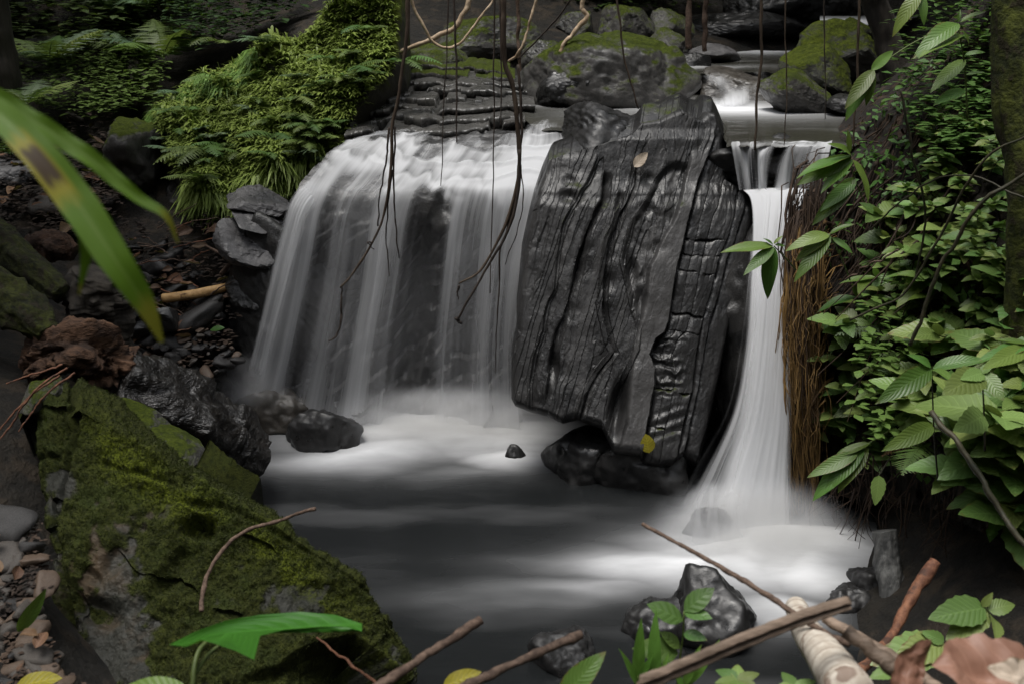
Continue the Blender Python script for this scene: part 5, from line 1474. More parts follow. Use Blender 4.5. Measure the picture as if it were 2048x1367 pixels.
for k in order:
    p = pts[k]
    fern('mound_fern', p + np.array([0, -.02, .02]), rng.randint(2, 5), rng.uniform(.12, .23), 'small fern growing out of the green moss mound', 'fern', 'ferns on the moss mound', 'abc' if k % 4 else 'p', az=-1.6 + rng.normal() * .5, spread=2.2, rise=.45)
pts, bi, bj = mound_pts(420, 35, (.80, .0), (1.0, .75))
V, F, U = tufts(pts, 36, (6, 10), (.07, .17), .012, (-.1, -.55, -.5))
tag(mk('hanging_tufts', V, F, M['tuft'], uv=U), 'green tufts hanging from the lower edge of the mound', 'ground cover', kind='stuff')
for (u, v, Y, n, s, az, lb) in ((700, 140, 5.45, 2, .34, -.6, 'fern with long fronds reaching from the mound over the ledge'),
                                (800, 125, 5.75, 4, .26, -1.2, 'grey green fern tuft where the pale root meets the ledge'),
                                (415, 300, 5.35, 4, .30, -2.0, 'drooping fern at the shaded lower left side of the mound'),
                                (440, 85, 6.0, 2, .26, -1.7, 'pale fern frond above the hanging grass of the mound'),
                                (545, 270, 5.15, 3, .26, -1.9, 'fern with bright fronds low on the mound'),
                                (735, 60, 5.6, 3, .24, -1.5, 'dark fern at the right end of the mound top')):
    fern('large_fern', P(u, v, Y), n, s, lb, 'fern', None, 'ab', az=az, spread=1.9, rise=.4)
for (u, v, Y, n, s, lb) in ((330, 150, 7.3, 6, .50, 'big upright fern in the upper left background'),
                            (240, 60, 8.2, 6, .55, 'grey green fern hanging at the top left'),
                            (105, 160, 6.9, 5, .42, 'fern behind the near blade at the far left'),
                            (265, 130, 7.6, 4, .36, 'yellowish fern left of the big upright fern'),
                            (60, 250, 6.2, 4, .36, 'low fern at the left edge'),
                            (30, 355, 5.4, 3, .30, 'dim fern over the grey rock at the left edge'),
                            (500, 20, 8.0, 5, .5, 'dark fern at the top behind the mound')):
    q = P(u, v, Y) + np.array([0, 0, .12])
    fern('background_fern', q, n + 2, s * 1.15, lb, 'fern', None, 'aap', rise=.7)
# low ground cover on the left slope
def cover(count, seed, poly, Y0, Y1, size, name, label, mat, lift=.06):
    r = np.random.RandomState(seed)
    Vs, Fs, U, n = [], [], [], 0
    for (u, v) in scatter(poly, count, seed, 2):
        Y = np.interp(v, [min(p[1] for p in poly), max(p[1] for p in poly)], [Y0, Y1])
        p = P(u, v, Y) + np.array([0, 0, r.uniform(0, lift)])
        for q in range(r.randint(3, 6)):
            a = r.uniform(0, 6.28)
            d = np.array([math.cos(a), math.sin(a), r.uniform(-.1, .35)]); d /= np.linalg.norm(d)
            s = np.cross(d, [0, 0, 1.0]); s /= np.linalg.norm(s)
            up = np.cross(s, d)
            l = size * r.uniform(.6, 1.3); w = l * .3
            b = p + r.normal(size=3) * size * .35
            Vs += [b, b + d * l * .45 - s * w, b + d * l * .45 + s * w, b + d * l * .8 - s * w * .6 - up * l * .08, b + d * l * .8 + s * w * .6 - up * l * .08, b + d * l - up * l * .16]
            Fs += [[n, n + 1, n + 2, n + 2], [n + 1, n + 3, n + 4, n + 2], [n + 3, n + 5, n + 4, n + 4]]
            U += [(.5, 0), (0, .4), (1, .4), (.1, .8), (.9, .8), (.5, 1)]
            n += 6
    Fs = np.array(Fs)
    t3 = np.vstack([Fs[0::3][:, :3], Fs[2::3][:, :3]])
    return tag(mk(name, np.array(Vs), [Fs[1::3], t3], mat, uv=np.array(U)), label, 'ground cover', kind='stuff')
cover(520, 3, [(20, 110), (180, 80), (330, 120), (320, 200), (200, 235), (60, 215)], 7.4, 6.2, .06, 'ground_cover', 'low small leaved ground cover on the left slope', M['small_leaf'])
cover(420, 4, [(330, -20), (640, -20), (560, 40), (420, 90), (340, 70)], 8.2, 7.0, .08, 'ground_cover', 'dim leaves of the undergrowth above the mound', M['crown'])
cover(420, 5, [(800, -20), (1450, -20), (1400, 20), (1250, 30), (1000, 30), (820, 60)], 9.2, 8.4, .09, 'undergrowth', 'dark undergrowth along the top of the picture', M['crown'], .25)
cover(260, 6, [(1850, 300), (2060, 260), (2060, 900), (1900, 860), (1700, 900), (1720, 640), (1830, 560)], 4.2, 3.2, .05, 'ground_cover', 'fine green filler leaves between the herbs of the right bank', M['small_leaf'], .05)
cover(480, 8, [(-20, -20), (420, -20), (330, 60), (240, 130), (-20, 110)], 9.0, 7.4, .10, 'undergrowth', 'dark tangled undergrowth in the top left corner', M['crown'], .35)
cover(380, 21, [(230, 440), (460, 440), (480, 600), (450, 720), (300, 770), (235, 660)], 5.25, 4.55, .035, 'leaf_litter', 'fine brown leaf litter on the gully floor', M['litter'], .03)
cover(380, 22, [(-10, 240), (210, 220), (270, 330), (230, 470), (-10, 470)], 6.5, 5.2, .045, 'leaf_litter', 'fine brown leaf litter on the upper left slope', M['litter'], .03)
cover(220, 23, [(-10, 1040), (75, 1050), (95, 1180), (70, 1230), (110, 1310), (160, 1380), (-10, 1380)], 2.55, 2.0, .018, 'leaf_litter', 'fine brown litter between the loose stones by the mossy slab', M['litter'], .02)
cover(380, 24, [(1780, 40), (1900, -20), (2060, -20), (2060, 330), (1900, 330), (1800, 260)], 4.6, 3.7, .055, 'hanging_foliage', 'dark hanging greenery over the top of the right bank', M['small_leaf'], .05)
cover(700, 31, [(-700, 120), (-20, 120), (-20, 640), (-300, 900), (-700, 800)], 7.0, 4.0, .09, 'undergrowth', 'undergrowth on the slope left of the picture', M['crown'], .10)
def bank_cover(count, seed, poly, size, name, label, mat):
    r = np.random.RandomState(seed)
    J = Join(); U = []
    for (u, v) in scatter(poly, count, seed, 4):
        p, nr = hit(u, v)
        if p is None: continue
        for q in range(4):
            d = r.normal(size=3) * [.8, .8, .5] + [-.3, -.5, .1]; d /= np.linalg.norm(d)
            s = np.cross(d, [-.2, -.3, 1.0] + r.normal(size=3) * .3); s /= np.linalg.norm(s)
            l = size * r.uniform(.6, 1.3); b = p + r.normal(size=3) * size * .6 + np.array([-.02, -.05, .02])
            J.add(np.array([b, b + d * l * .5 - s * l * .27, b + d * l - [0, 0, l * .15], b + d * l * .5 + s * l * .27]), np.array([[0, 1, 2, 3]])); U.append([[.5, 0], [0, .5], [.5, 1], [1, .5]])
    V, F = J.out()
    tag(mk(name, V, F, mat, uv=np.vstack(U)), label, 'ground cover', kind='stuff')
bank_cover(420, 41, [(2040, -100), (2240, -150), (2240, 1150), (2060, 1050)], .09, 'bank_foliage', 'leafy growth on the bank past the right edge', M['small_leaf'])
bank_cover(150, 42, [(1700, 640), (1840, 560), (2060, 500), (2060, 1040), (1900, 960), (1720, 940), (1660, 820)], .05, 'bank_foliage', 'small leaves filling the gaps between the herbs', M['small_leaf'])
bank_cover(160, 43, [(1700, 240), (1800, 150), (1960, 60), (1960, 300), (1800, 420), (1680, 560), (1640, 420)], .045, 'bank_foliage', 'sparse small leaves among the roots of the upper right bank', M['small_leaf'])
# ------------------------------------------------------------------ trees: trunks at the rim of the picture, crowns above it, out of view, put there for their shade
def crown_mesh(c, rad, count, seed, size=.20):
    r = np.random.RandomState(seed)
    cl = r.normal(size=(26, 3)); cl /= np.linalg.norm(cl, axis=1)[:, None]
    cl = cl * r.uniform(.35, 1.0, (26, 1)) * np.array(rad) + np.array(c)
    k = r.randint(0, 26, count)
    p = cl[k] + r.normal(size=(count, 3)) * np.array(rad) * .20
    a = r.uniform(0, 6.28, count)
    d = np.stack([np.cos(a), np.sin(a), r.normal(size=count) * .35], -1); d /= np.linalg.norm(d, axis=1)[:, None]
    s = np.cross(d, r.normal(size=(count, 3)) * .25 + [0, 0, 1.0]); s /= np.linalg.norm(s, axis=1)[:, None]
    l = size * r.uniform(.6, 1.3, (count, 1)); w = l * .26
    V = np.stack([p, p + d * l * .5 - s * w, p + d * l, p + d * l * .5 + s * w], 1).reshape(-1, 3)
    F = np.arange(count * 4).reshape(-1, 4)
    U = np.tile([[.5, 0], [0, .5], [.5, 1], [1, .5]], (count, 1))
    return V, F, U
def tree(name, base, path, r0, crown_c, crown_r, count, label, seed, mat='bark', leaf=.22):
    t = empty(name, base)
    tag(t, label, 'tree')
    V, F = tube(path, r0, 28, 80)
    th = np.tile(np.linspace(0, 2 * math.pi, 28, endpoint=False), 80); s_ = np.repeat(np.linspace(0, 1, 80), 28)
    ax = np.repeat(resample(path, 80), 28, 0)
    k_ = len(ax)
    V[:k_] = ax + (V[:k_] - ax) * (1 + .34 * fbm(v3(np.cos(th) * 2, np.sin(th) * 2, s_ * 14), 1, 5, seed, .6) + .2 * fbm(v3(np.cos(th), np.sin(th), s_ * 5), 1, 2, seed + 3))[:, None]
    mk('trunk', V, F, M[mat], t)
    top = np.array(path[-1]); rr = np.random.RandomState(seed)
    J = Join()
    for _ in range(7):
        e = np.array(crown_c) + rr.normal(size=3) * np.array(crown_r) * .55
        V, F = tube([top - [0, 0, rr.uniform(.1, .9)], (top + e) / 2 + [0, 0, .2], e], [r0[-1] * .6, .012], 6, 14)
        J.add(V, F)
    V, F = J.out()
    mk('limbs', V, F, M[mat], t)
    V, F, U = crown_mesh(crown_c, crown_r, count, seed, leaf)
    mk('crown', V, F, M['crown'], t, uv=U)
b = P(4, 200, 6.4)
tree('tree', b, [b + [-.05, 0, -.4], b + [0, 0, .5], b + [-.1, .1, 1.8], b + [-.3, .2, 3.2]], [.16, .13, .12, .09], b + [-2.2, .6, 4.3], (1.8, 1.8, 1.0), 2200, 'dark tree trunk cut by the left edge at the top', 3)
b = np.array([-3.9, 4.4, float(ground_z(-3.9, 4.4))])  # tree added out of view so its crown darkens the left bank
tree('tree', b, [b + [0, 0, -.3], b + [.05, 0, .9], b + [.2, .1, 1.9], b + [.6, .2, 2.8]], [.15, .12, .11, .07], np.array([-3.0, 4.1, 4.2]), (0.9, 1.2, .5), 1900, 'unseen leafy tree added left of the picture to shade the gully', 6)
b = P(2062, 620, 3.1)
tree('tree', b, [b + [.05, .05, -.3], P(2052, 400, 3.15), P(2030, 180, 3.2), P(2030, -20, 3.25), P(2040, -300, 3.3), P(2060, -700, 3.3)], [.065, .06, .062, .066, .066, .06], P(2060, -700, 3.3) + [2.8, .4, 1.8], (1.8, 1.8, .8), 2200, 'mossy green trunk standing at the right edge', 4, 'trunk_moss')
b = P(1772, 100, 5.6)
tree('tree', b, [b + [.15, 0, -.35], P(1772, 70, 5.6), P(1752, 10, 5.6), P(1745, -60, 5.6), P(1760, -300, 5.8), P(1800, -600, 6.0)], [.10, .07, .065, .07, .07, .06], P(1800, -600, 6.0) + [1.0, 1.6, 1.0], (1.8, 1.8, .9), 2200, 'dark trunk rooted on the stepped mossy rock at the top', 5)
for k, (x, y, z, cx, cy, lb) in enumerate(((-1.6, 9.6, 2.4, -1.4, 8.6, 'background tree behind the moss mound'), (1.0, 10.6, 3.0, .8, 9.4, 'background tree behind the stream boulders'), (3.4, 10.4, 3.0, 3.2, 9.4, 'background tree above the farthest fall'))):
    tree('tree', (x, y, z - .3), [(x, y, z - .4), (x + .05, y, z + 1), (x, y, z + 2.4), (cx, cy + .5, z + 3.4)], [.17, .14, .12, .08], (cx, cy + 1.2, z + 3.9), (1.9, 1.9, 1.0), 2000, lb, 10 + k)
# ------------------------------------------------------------------ vines and roots
def strand(name, pts, r, mat, label, cat='vine', parent=None, sides=6, wob=.006, n=None, seed=0, rough=.35):
    q = np.array([P(*p) for p in pts])
    n = n or max(12, len(pts) * 9)
    q = resample(q, n)
    w = np.linspace(0, 1, n)[:, None]
    q = q + np.stack([fbm(v3(w[:, 0] * 9, seed, k), 1.0, 3, seed + k) for k in range(3)], -1) * wob * (np.minimum(1, w * 8))
    V, F = tube(q, r, sides, rough=rough, seed=seed, rfreq=.35)
    o = mk(name, V, F, mat, parent)
    if parent is None: tag(o, label, cat)
    return o
def vine(label, main, r, mat, branches=(), seed=0):
    if not branches:
        return strand('hanging_vine', main, r, mat, label, seed=seed)
    t = empty('hanging_vine', P(*main[0]))
    tag(t, label, 'vine')
    strand('runner', main, r, mat, None, parent=t, seed=seed)
    for k, (pts, rr) in enumerate(branches):
        strand('offshoot', pts, rr, M['vine_dark'], None, parent=t, seed=seed + 5 + k)
VY = 4.25
vine('long forked vine hanging over the left half of the wide fall', [(818, -260, VY), (815, 0, VY), (812, 80, VY), (801, 180, VY), (787, 250, VY), (783, 330, VY), (768, 430, VY), (742, 490, VY), (705, 548, VY), (680, 575, VY)], [.011, .010, .008, .006, .005], M['vine'],
     [([(778, 255, VY), (772, 320, VY), (761, 380, VY), (757, 452, VY)], [.005, .003]), ([(790, 255, VY), (788, 330, VY), (790, 440, VY), (800, 515, VY)], [.005, .003]),
      ([(785, 340, VY), (775, 420, VY), (773, 490, VY), (778, 552, VY)], [.004, .0025]), ([(684, 574, VY), (682, 620, VY), (680, 650, VY), (672, 672, VY), (657, 682, VY)], [.0035, .006, .003]),
      ([(745, 485, VY), (735, 484, VY - .02), (748, 500, VY)], [.003, .002])], 1)
vine('thick brown vine ending in two long bare twigs over the wide fall', [(1002, -260, VY), (1006, 0, VY), (1008, 120, VY), (1024, 170, VY), (1034, 260, VY), (1037, 340, VY), (1026, 400, VY), (1003, 468, VY), (962, 540, VY), (918, 568, VY)], [.014, .012, .012, .010, .007, .005], M['vine'],
     [([(1040, 300, VY - .03), (1034, 400, VY - .03), (1012, 470, VY - .03), (958, 562, VY - .03), (915, 640, VY - .03)], [.008, .005]),
      ([(1036, 130, VY), (1042, 220, VY), (1040, 320, VY), (1024, 420, VY)], [.007, .006]),
      ([(1030, 400, VY), (1012, 470, VY), (1000, 500, VY), (998, 560, VY), (994, 640, VY), (990, 745, VY)], [.006, .004, .002]),
      ([(1042, 330, VY), (1045, 420, VY - .04), (1010, 530, VY)], [.003, .002]), ([(918, 571, VY), (914, 585, VY), (918, 600, VY)], [.006, .002]), ([(912, 636, VY - .03), (916, 642, VY - .03), (924, 646, VY - .03)], [.009, .006])], 2)
vine('thin straight vine left of the thick brown vine', [(988, -100, VY + .1), (988, 100, VY + .1), (987, 300, VY + .1), (984, 420, VY + .1), (980, 585, VY + .1)], [.004, .0025], M['vine_dark'], seed=3)
vine('short dark vine stub above the ledge middle', [(905, -100, 5.0), (910, 60, 5.0), (913, 180, 5.0), (913, 285, 5.0)], [.007, .004], M['vine_dark'], seed=4)
vine('faint thin vine above the wide fall lip', [(900, -100, 4.6), (893, 130, 4.6), (886, 250, 4.6), (881, 372, 4.6)], [.004, .002], M['vine_dark'], seed=5)
vine('thin vine hanging in front of the upper stream right of the slab', [(1522, -150, 4.3), (1521, 0, 4.3), (1522, 110, 4.3), (1515, 200, 4.3), (1511, 300, 4.3)], [.007, .005], M['vine'], seed=6)
vine('very thin vine hanging before the stepped mossy rock', [(1573, -100, 4.5), (1571, 60, 4.5), (1573, 180, 4.5), (1570, 290, 4.5)], [.004, .002], M['vine'], seed=7)
vine('thin brown vine across the moss capped stream boulder', [(1228, -100, 5.0), (1236, 20, 5.0), (1252, 130, 5.0), (1268, 190, 5.0), (1276, 218, 5.0)], [.006, .004], M['vine'], seed=8)
vine('thin brown vine right of the short dark stub', [(1003, -100, 5.0), (1000, 60, 5.0), (1003, 160, 5.0), (1001, 250, 5.0)], [.006, .003], M['vine_dark'], seed=9)
vine('reddish vine hanging beside the dark trunk, top right', [(1722, -150, 4.2), (1720, 0, 4.2), (1716, 90, 4.2), (1712, 200, 4.2), (1705, 300, 4.2)], [.007, .004], M['vine'], seed=10)
vine('thin vine between the stepped rock and the bank roots', [(1645, -150, 4.4), (1648, 20, 4.4), (1650, 150, 4.4), (1652, 240, 4.4)], [.004, .002], M['vine_dark'], seed=11)
vine('dark twig hanging far left of the pale root', [(1135, -100, 5.2), (1140, 0, 5.2), (1036, 120, 5.6)], [.005, .004], M['vine_dark'], seed=12)
for lb, pts, r in (('thick pale root curving down to the stepped ledge', [(945, -60, 5.9), (938, 0, 5.9), (925, 32, 5.9), (905, 58, 5.9), (875, 74, 5.9), (840, 90, 5.9), (808, 101, 5.95), (790, 116, 6.0)], [.016, .015, .013]),
                   ('looping tan root crossing the thick pale root', [(812, -60, 5.8), (822, 0, 5.8), (846, 50, 5.8), (868, 84, 5.8), (892, 94, 5.8), (925, 80, 5.8), (958, 40, 5.8), (988, 0, 5.8), (1000, -40, 5.8)], [.009, .009, .006]),
                   ('straight pale root right of the looping root', [(1085, -60, 6.0), (1074, 0, 6.0), (1060, 42, 6.0), (1050, 80, 6.0), (1040, 105, 6.0), (1018, 122, 6.1)], [.010, .009, .008]),
                   ('crooked pale root leaning on the moss capped boulder', [(1172, -60, 6.0), (1166, 0, 6.0), (1162, 18, 6.0), (1172, 34, 6.0), (1152, 60, 6.0), (1134, 84, 6.0), (1122, 104, 6.0)], [.016, .014, .012])):
    strand('pale_root', pts, r, M['root_pale'], lb, 'root', wob=.012, seed=len(lb))
for lb, pts, r in (('left of two bare upright stems behind the stream', [(1384, -80, 7.0), (1380, 0, 7.0), (1376, 98, 7.0)], [.024, .022]),
                   ('right of two bare upright stems behind the stream', [(1414, -80, 7.1), (1412, 0, 7.1), (1408, 104, 7.1)], [.022, .020]),
                   ('slim pale stem above the ledge back', [(1035, -80, 6.6), (1035, 0, 6.6), (1036, 60, 6.6), (1040, 150, 6.6)], [.014, .011])):
    strand('bare_stem', pts, r, M['stick'], lb, 'stem', wob=.01, seed=len(lb))
# golden root curtain beside the narrow fall
def _roots():
    r = np.random.RandomState(3)
    J = Join()
    JB = Join()
    locks = [(1584 + 70 * q + r.normal() * 4, r.uniform(330, 680), r.uniform(820, 1010), r.uniform(-.07, .10)) for q in r.uniform(0, 1, 26)]
    for k in range(460):
        lu, lv, lb_, ly = locks[r.randint(26)]
        u0 = lu + r.normal() * 7; v0 = lv + r.uniform(-30, 160)
        v1 = max(v0 + 90, lb_ + r.normal() * 60 - (200 if r.uniform() < .3 else 0))
        u1 = 1576 + (u0 - 1580) * .92 + r.normal() * 5
        Y0 = 4.05 - (v0 - 380) / 600 * .22 + ly + r.normal() * .02
        Y1 = 3.80 + ly * .8 + r.normal() * .03
        um = (u0 + u1) / 2 + r.normal() * 7 - 5
        q = resample([P(u0 + r.uniform(0, 40), v0 - 30, Y0 + .12), P(u0, v0, Y0), P(um, (v0 + v1) / 2, (Y0 + Y1) / 2 - .02), P(u1, v1, Y1)], 14)
        q += np.stack([fbm(v3(np.linspace(0, 7, 14), k, c), 1, 3, k) for c in range(3)], -1) * r.uniform(.010, .045)
        V, F = tube(q, [r.uniform(.0013, .0035) if k % 11 else r.uniform(.006, .011), .0009], 4, None, False)
        (J if v0 > 470 else JB).add(V, F)
    V, F = JB.out()
    tag(mk('root_fringe', V, F, M['root_brown']), 'dark brown roots spilling over the bank edge above the golden curtain', 'roots', kind='stuff')
    V, F = J.out()
    tag(mk('root_curtain', V, F, M['root_gold']), 'golden brown curtain of hanging roots along the narrow fall', 'roots', kind='stuff')
    J = Join()
    for k in range(420):
        u0 = r.uniform(1625, 1900); v0 = r.uniform(60, 560)
        if u0 < 1625 + max(0, 330 - v0) * .45: continue
        p, nr = hit(u0, v0)
        if p is None: continue
        L = r.uniform(.12, .55)
        d = np.array([-.32 + r.normal() * .3, -.15 + r.normal() * .15, -1.0]); d /= np.linalg.norm(d)
        p = p + nr * 0 + np.array([-.02, -.07, 0]) * r.uniform(.3, 1.6)
        q = resample([p, p + d * L * .5 + r.normal(size=3) * .03, p + d * L + r.normal(size=3) * .05], 10)
        V, F = tube(q, [r.uniform(.002, .0065), .0015], 4, None, False)
        J.add(V, F)
    for k in range(70):
        u0 = r.uniform(1650, 1960); v0 = np.interp(u0, [1650, 1850, 1960], [930, 960, 1010]) + r.uniform(-40, 40)
        Y0 = np.interp(u0, [1650, 1850, 1960], [3.75, 3.35, 3.0]) + r.uniform(-.05, .1)
        p = P(u0, v0, Y0); L = r.uniform(.12, .45)
        q = resample([p, p + np.array([r.normal() * .05, 0, -L * .5]), p + np.array([r.normal() * .10, r.normal() * .05, -L])], 10)
        V, F = tube(q, [r.uniform(.0015, .005), .001], 4, None, False)
        J.add(V, F)
    V, F = J.out()
    tag(mk('root_tangle', V, F, M['root_brown']), 'tangle of brown roots and dead stems over the upper right bank', 'roots', kind='stuff')
_roots()
for lb, pts, r, mt in (('long dark stem arching through the herbs of the right bank', [(1700, 640, 3.3), (1800, 590, 3.2), (1880, 470, 3.1), (1960, 330, 3.0), (2070, 260, 2.9)], .004, 'stem_dark'),
                       ('dark branch slanting up across the right bank', [(1820, 690, 3.0), (1890, 520, 2.95), (1960, 410, 2.9), (2070, 340, 2.85)], .006, 'stem_dark'),
                       ('thin bowed twig low over the upper right herbs', [(1740, 460, 3.6), (1830, 380, 3.4), (1930, 350, 3.2), (2060, 400, 3.0)], .003, 'stem_dark'),
                       ('straight dark stick leaning among the lower right leaves', [(1862, 822, 2.75), (1935, 915, 2.6), (2020, 1050, 2.45), (2080, 1120, 2.35)], .009, 'stem_dark'),
                       ('thin brown stick lying on the herbs near the golden roots', [(1690, 560, 3.6), (1760, 520, 3.5), (1800, 500, 3.45)], .004, 'stick'),
                       ('upright dark stem rising through the upper right herbs', [(1830, 560, 3.5), (1852, 440, 3.45), (1822, 300, 3.4), (1800, 180, 3.4)], .004, 'stem_dark')):
    strand('bank_twig', pts, r, M[mt], lb, 'twig', wob=.01, seed=len(lb))
# ------------------------------------------------------------------ logs and stumps at the left
def log(name, pts, rad, mat, label, cat, sides=40, n=90, rough=.22, seed=0, parent=None, flat=1.0):
    q = resample([P(*p) for p in pts], n)
    rr = np.interp(np.linspace(0, 1, n), np.linspace(0, 1, len(rad)), rad)
    V, F = tube(q, rr, sides)
    c = np.repeat(q, sides, 0)
    d = V[:n * sides] - c
    th = np.tile(np.linspace(0, 2 * math.pi, sides, endpoint=False), n); s = np.repeat(np.linspace(0, 1, n), sides)
    f = fbm(v3(np.cos(th) * 3, np.sin(th) * 3, s * 5), 1.0, 5, seed, .6) * rough * 1.6 + fbm(v3(np.cos(th) * 1.1, np.sin(th) * 1.1, s * 3), 1.0, 2, seed + 4) * rough * 1.4
    f -= np.maximum(0, fbm(v3(th * 2.5, s * 3, 0), 1, 3, seed + 8, .5, True) - .3) * rough * 1.2
    V[:n * sides] = c + d * (1 + f)[:, None]
    o = mk(name, V, F, mat, parent)
    if parent is None: tag(o, label, cat)
    return o
log('rotten_log', [(60, 745, 3.62), (110, 705, 3.6), (170, 705, 3.62), (235, 745, 3.68)], [.05, .10, .11, .09], M['rot'], 'reddish brown rotten log end behind the mossy slab', 'log', seed=3, rough=.5, sides=64, n=110)
log('wet_log', [(225, 770, 3.66), (300, 800, 3.74), (380, 850, 3.84), (450, 890, 3.95), (512, 915, 4.02)], [.13, .15, .19, .19, .12], M['log_wet'], 'black wet log slanting from the rotten stump into the pool', 'log', seed=9, rough=.3)
log('stump', [(196, 700, 4.0), (192, 640, 4.0), (190, 585, 4.0), (196, 548, 4.0)], [.14, .13, .13, .10], M['bark'], 'dark broken stump behind the rotten log', 'stump', seed=5)
log('mossy_log', [(-60, 440, 4.2), (10, 490, 4.1), (70, 540, 4.0), (125, 590, 3.9)], [.08, .085, .075, .04], M['bark_moss'], 'upper mossy log slanting in from the left edge', 'log', seed=11)
log('mossy_log', [(-80, 555, 3.75), (0, 590, 3.7), (50, 625, 3.65), (95, 668, 3.6)], [.10, .10, .09, .05], M['bark_moss'], 'lower mossy log slanting in from the left edge', 'log', seed=12)
log('rotten_wood', [(60, 500, 4.5), (110, 490, 4.5), (150, 505, 4.5)], [.05, .08, .05], M['rot'], 'crumbling brown wood lump above the mossy logs', 'log', seed=14)
log('grey_plank', [(1765, 1060, 3.25), (1776, 1120, 3.2), (1785, 1230, 3.1)], [.045, .05, .04], M['grey_wood'], 'grey weathered wood stub under the right bank', 'stump', seed=15, rough=.12)
log('fallen_stick', [(326, 597, 4.85), (370, 592, 4.85), (420, 582, 4.88), (466, 571, 4.92)], [.024, .026, .025, .022], M['stick_tan'], 'tan peeled stick lying on the dark gully stones', 'stick', seed=16, rough=.06, sides=12, n=30)
log('fallen_stick', [(442, 548, 4.9), (456, 532, 4.9), (462, 520, 4.92), (405, 488, 5.1)], [.012, .012, .008, .006], M['stick'], 'bent twig above the tan peeled stick', 'stick', seed=17, rough=.06, sides=8, n=30)
boulder('boulder', 25, 345, 6.0, 120, 60, .4, M['grey'], 'flat grey rock at the left edge under the dim fern', 91, cuts=5)
boulder('boulder', 265, 320, 5.9, 120, 190, .5, M['moss_low'], 'dim brown boulder at the shaded left foot of the mound', 92, rough=.08)
boulder('boulder', 90, 110, 7.8, 130, 90, .5, M['mossy'], 'dark mossy boulder among ferns at the far left', 93)
boulder('boulder', 430, 400, 5.9, 200, 110, .4, M['cliff'], 'black rock in the shadow beneath the mound', 94)
boulder('boulder', 290, 195, 6.9, 80, 130, .4, M['bark'], 'dark stump like rock below the big upright fern', 95)
boulder('boulder', 85, 785, 3.2, 70, 50, .25, M['mossy'], 'small mossy stone on top of the rotten log', 96)
boulder('boulder', 225, 850, 3.25, 190, 90, .3, M['moss_low'], 'flat greenish stone behind the ridge of the mossy slab', 97, rot=(0, .5, 0), cuts=5)
boulder('boulder', 330, 905, 3.15, 130, 70, .25, M['moss_low'], 'brown flake of rock behind the slab ridge above the pool', 98, rot=(0, .6, 0))
# ------------------------------------------------------------------ loose stones
PEB = {}
for k in range(8):
    for nm in ('pebble', 'pebble_dark', 'pebble_warm'):
        V, F = rock_shape((1, .85, .65), 200 + k * 7, 3, 4, .03, .07)
        me = mesh_data('stone', V, F)
        me.materials.append(M[nm])
        PEB[nm, k] = me
def stones(poly, count, px, Yf, seed, label, group, mix, mind=10, cat='stone'):
    r = np.random.RandomState(seed)
    for (u, v) in scatter(poly, count, seed, mind):
        Y = Yf(u, v)
        p = P(u, v, Y)
        s = px * (.45 + r.gamma(2.0, .35)) / ppm(Y, v) / 2
        nm = mix[r.randint(len(mix))]
        o = obj('loose_stone', PEB[nm, r.randint(8)], None, None, tuple(p), tuple(r.uniform(-.5, .5, 2)) + (r.uniform(0, 6.28),), (s * r.uniform(.8, 1.3), s * r.uniform(.8, 1.2), s * r.uniform(.6, 1)))
        tag(o, label, cat, group)
stones([(-10, 1040), (70, 1050), (95, 1180), (70, 1230), (110, 1310), (160, 1380), (-10, 1380)], 46, 40, lambda u, v: np.interp(v, [1030, 1380], [2.55, 2.0]), 1, 'loose brown and grey stone left of the mossy slab', 'loose stones beside the mossy slab', ['pebble', 'pebble', 'pebble_dark', 'pebble_warm'], 17)
stones([(0, 260), (180, 230), (260, 300), (230, 430), (140, 470), (0, 440)], 30, 26, lambda u, v: np.interp(v, [230, 470], [6.6, 5.3]), 2, 'small litter strewn stone on the upper left slope', 'stones on the upper left slope', ['pebble', 'pebble', 'pebble_dark', 'pebble_warm'], 14)
stones([(230, 470), (450, 470), (470, 560), (460, 700), (440, 770), (290, 770), (240, 660)], 46, 34, lambda u, v: np.interp(v, [470, 770], [5.2, 4.55]), 3, 'dark wet stone on the gully floor left of the wide fall', 'wet stones of the gully', ['pebble_dark'], 13)
stones([(280, 690), (470, 640), (480, 720), (400, 760), (300, 770)], 34, 15, lambda u, v: np.interp(v, [640, 770], [4.8, 4.5]), 4, 'small brown pebble at the gully mouth beside the pool', 'pebbles at the gully mouth', ['pebble_warm', 'pebble', 'pebble_dark'], 10, 'pebble')
for k, (u, v, w, h, rz, lb) in enumerate(((262, 610, 60, 34, .3, 'left one of three flat black blocks in the gully'), (255, 648, 70, 40, -.2, 'lowest of three flat black blocks in the gully'), (330, 640, 60, 50, .5, 'right one of three flat black blocks in the gully'))):
    boulder('stone_block', u, v, 4.7, w, h, .12, M['wet'], lb, 120 + k, 'stone', cuts=2, sharp=.03, rough=.03, rot=(.4, .2, rz), sub=4)
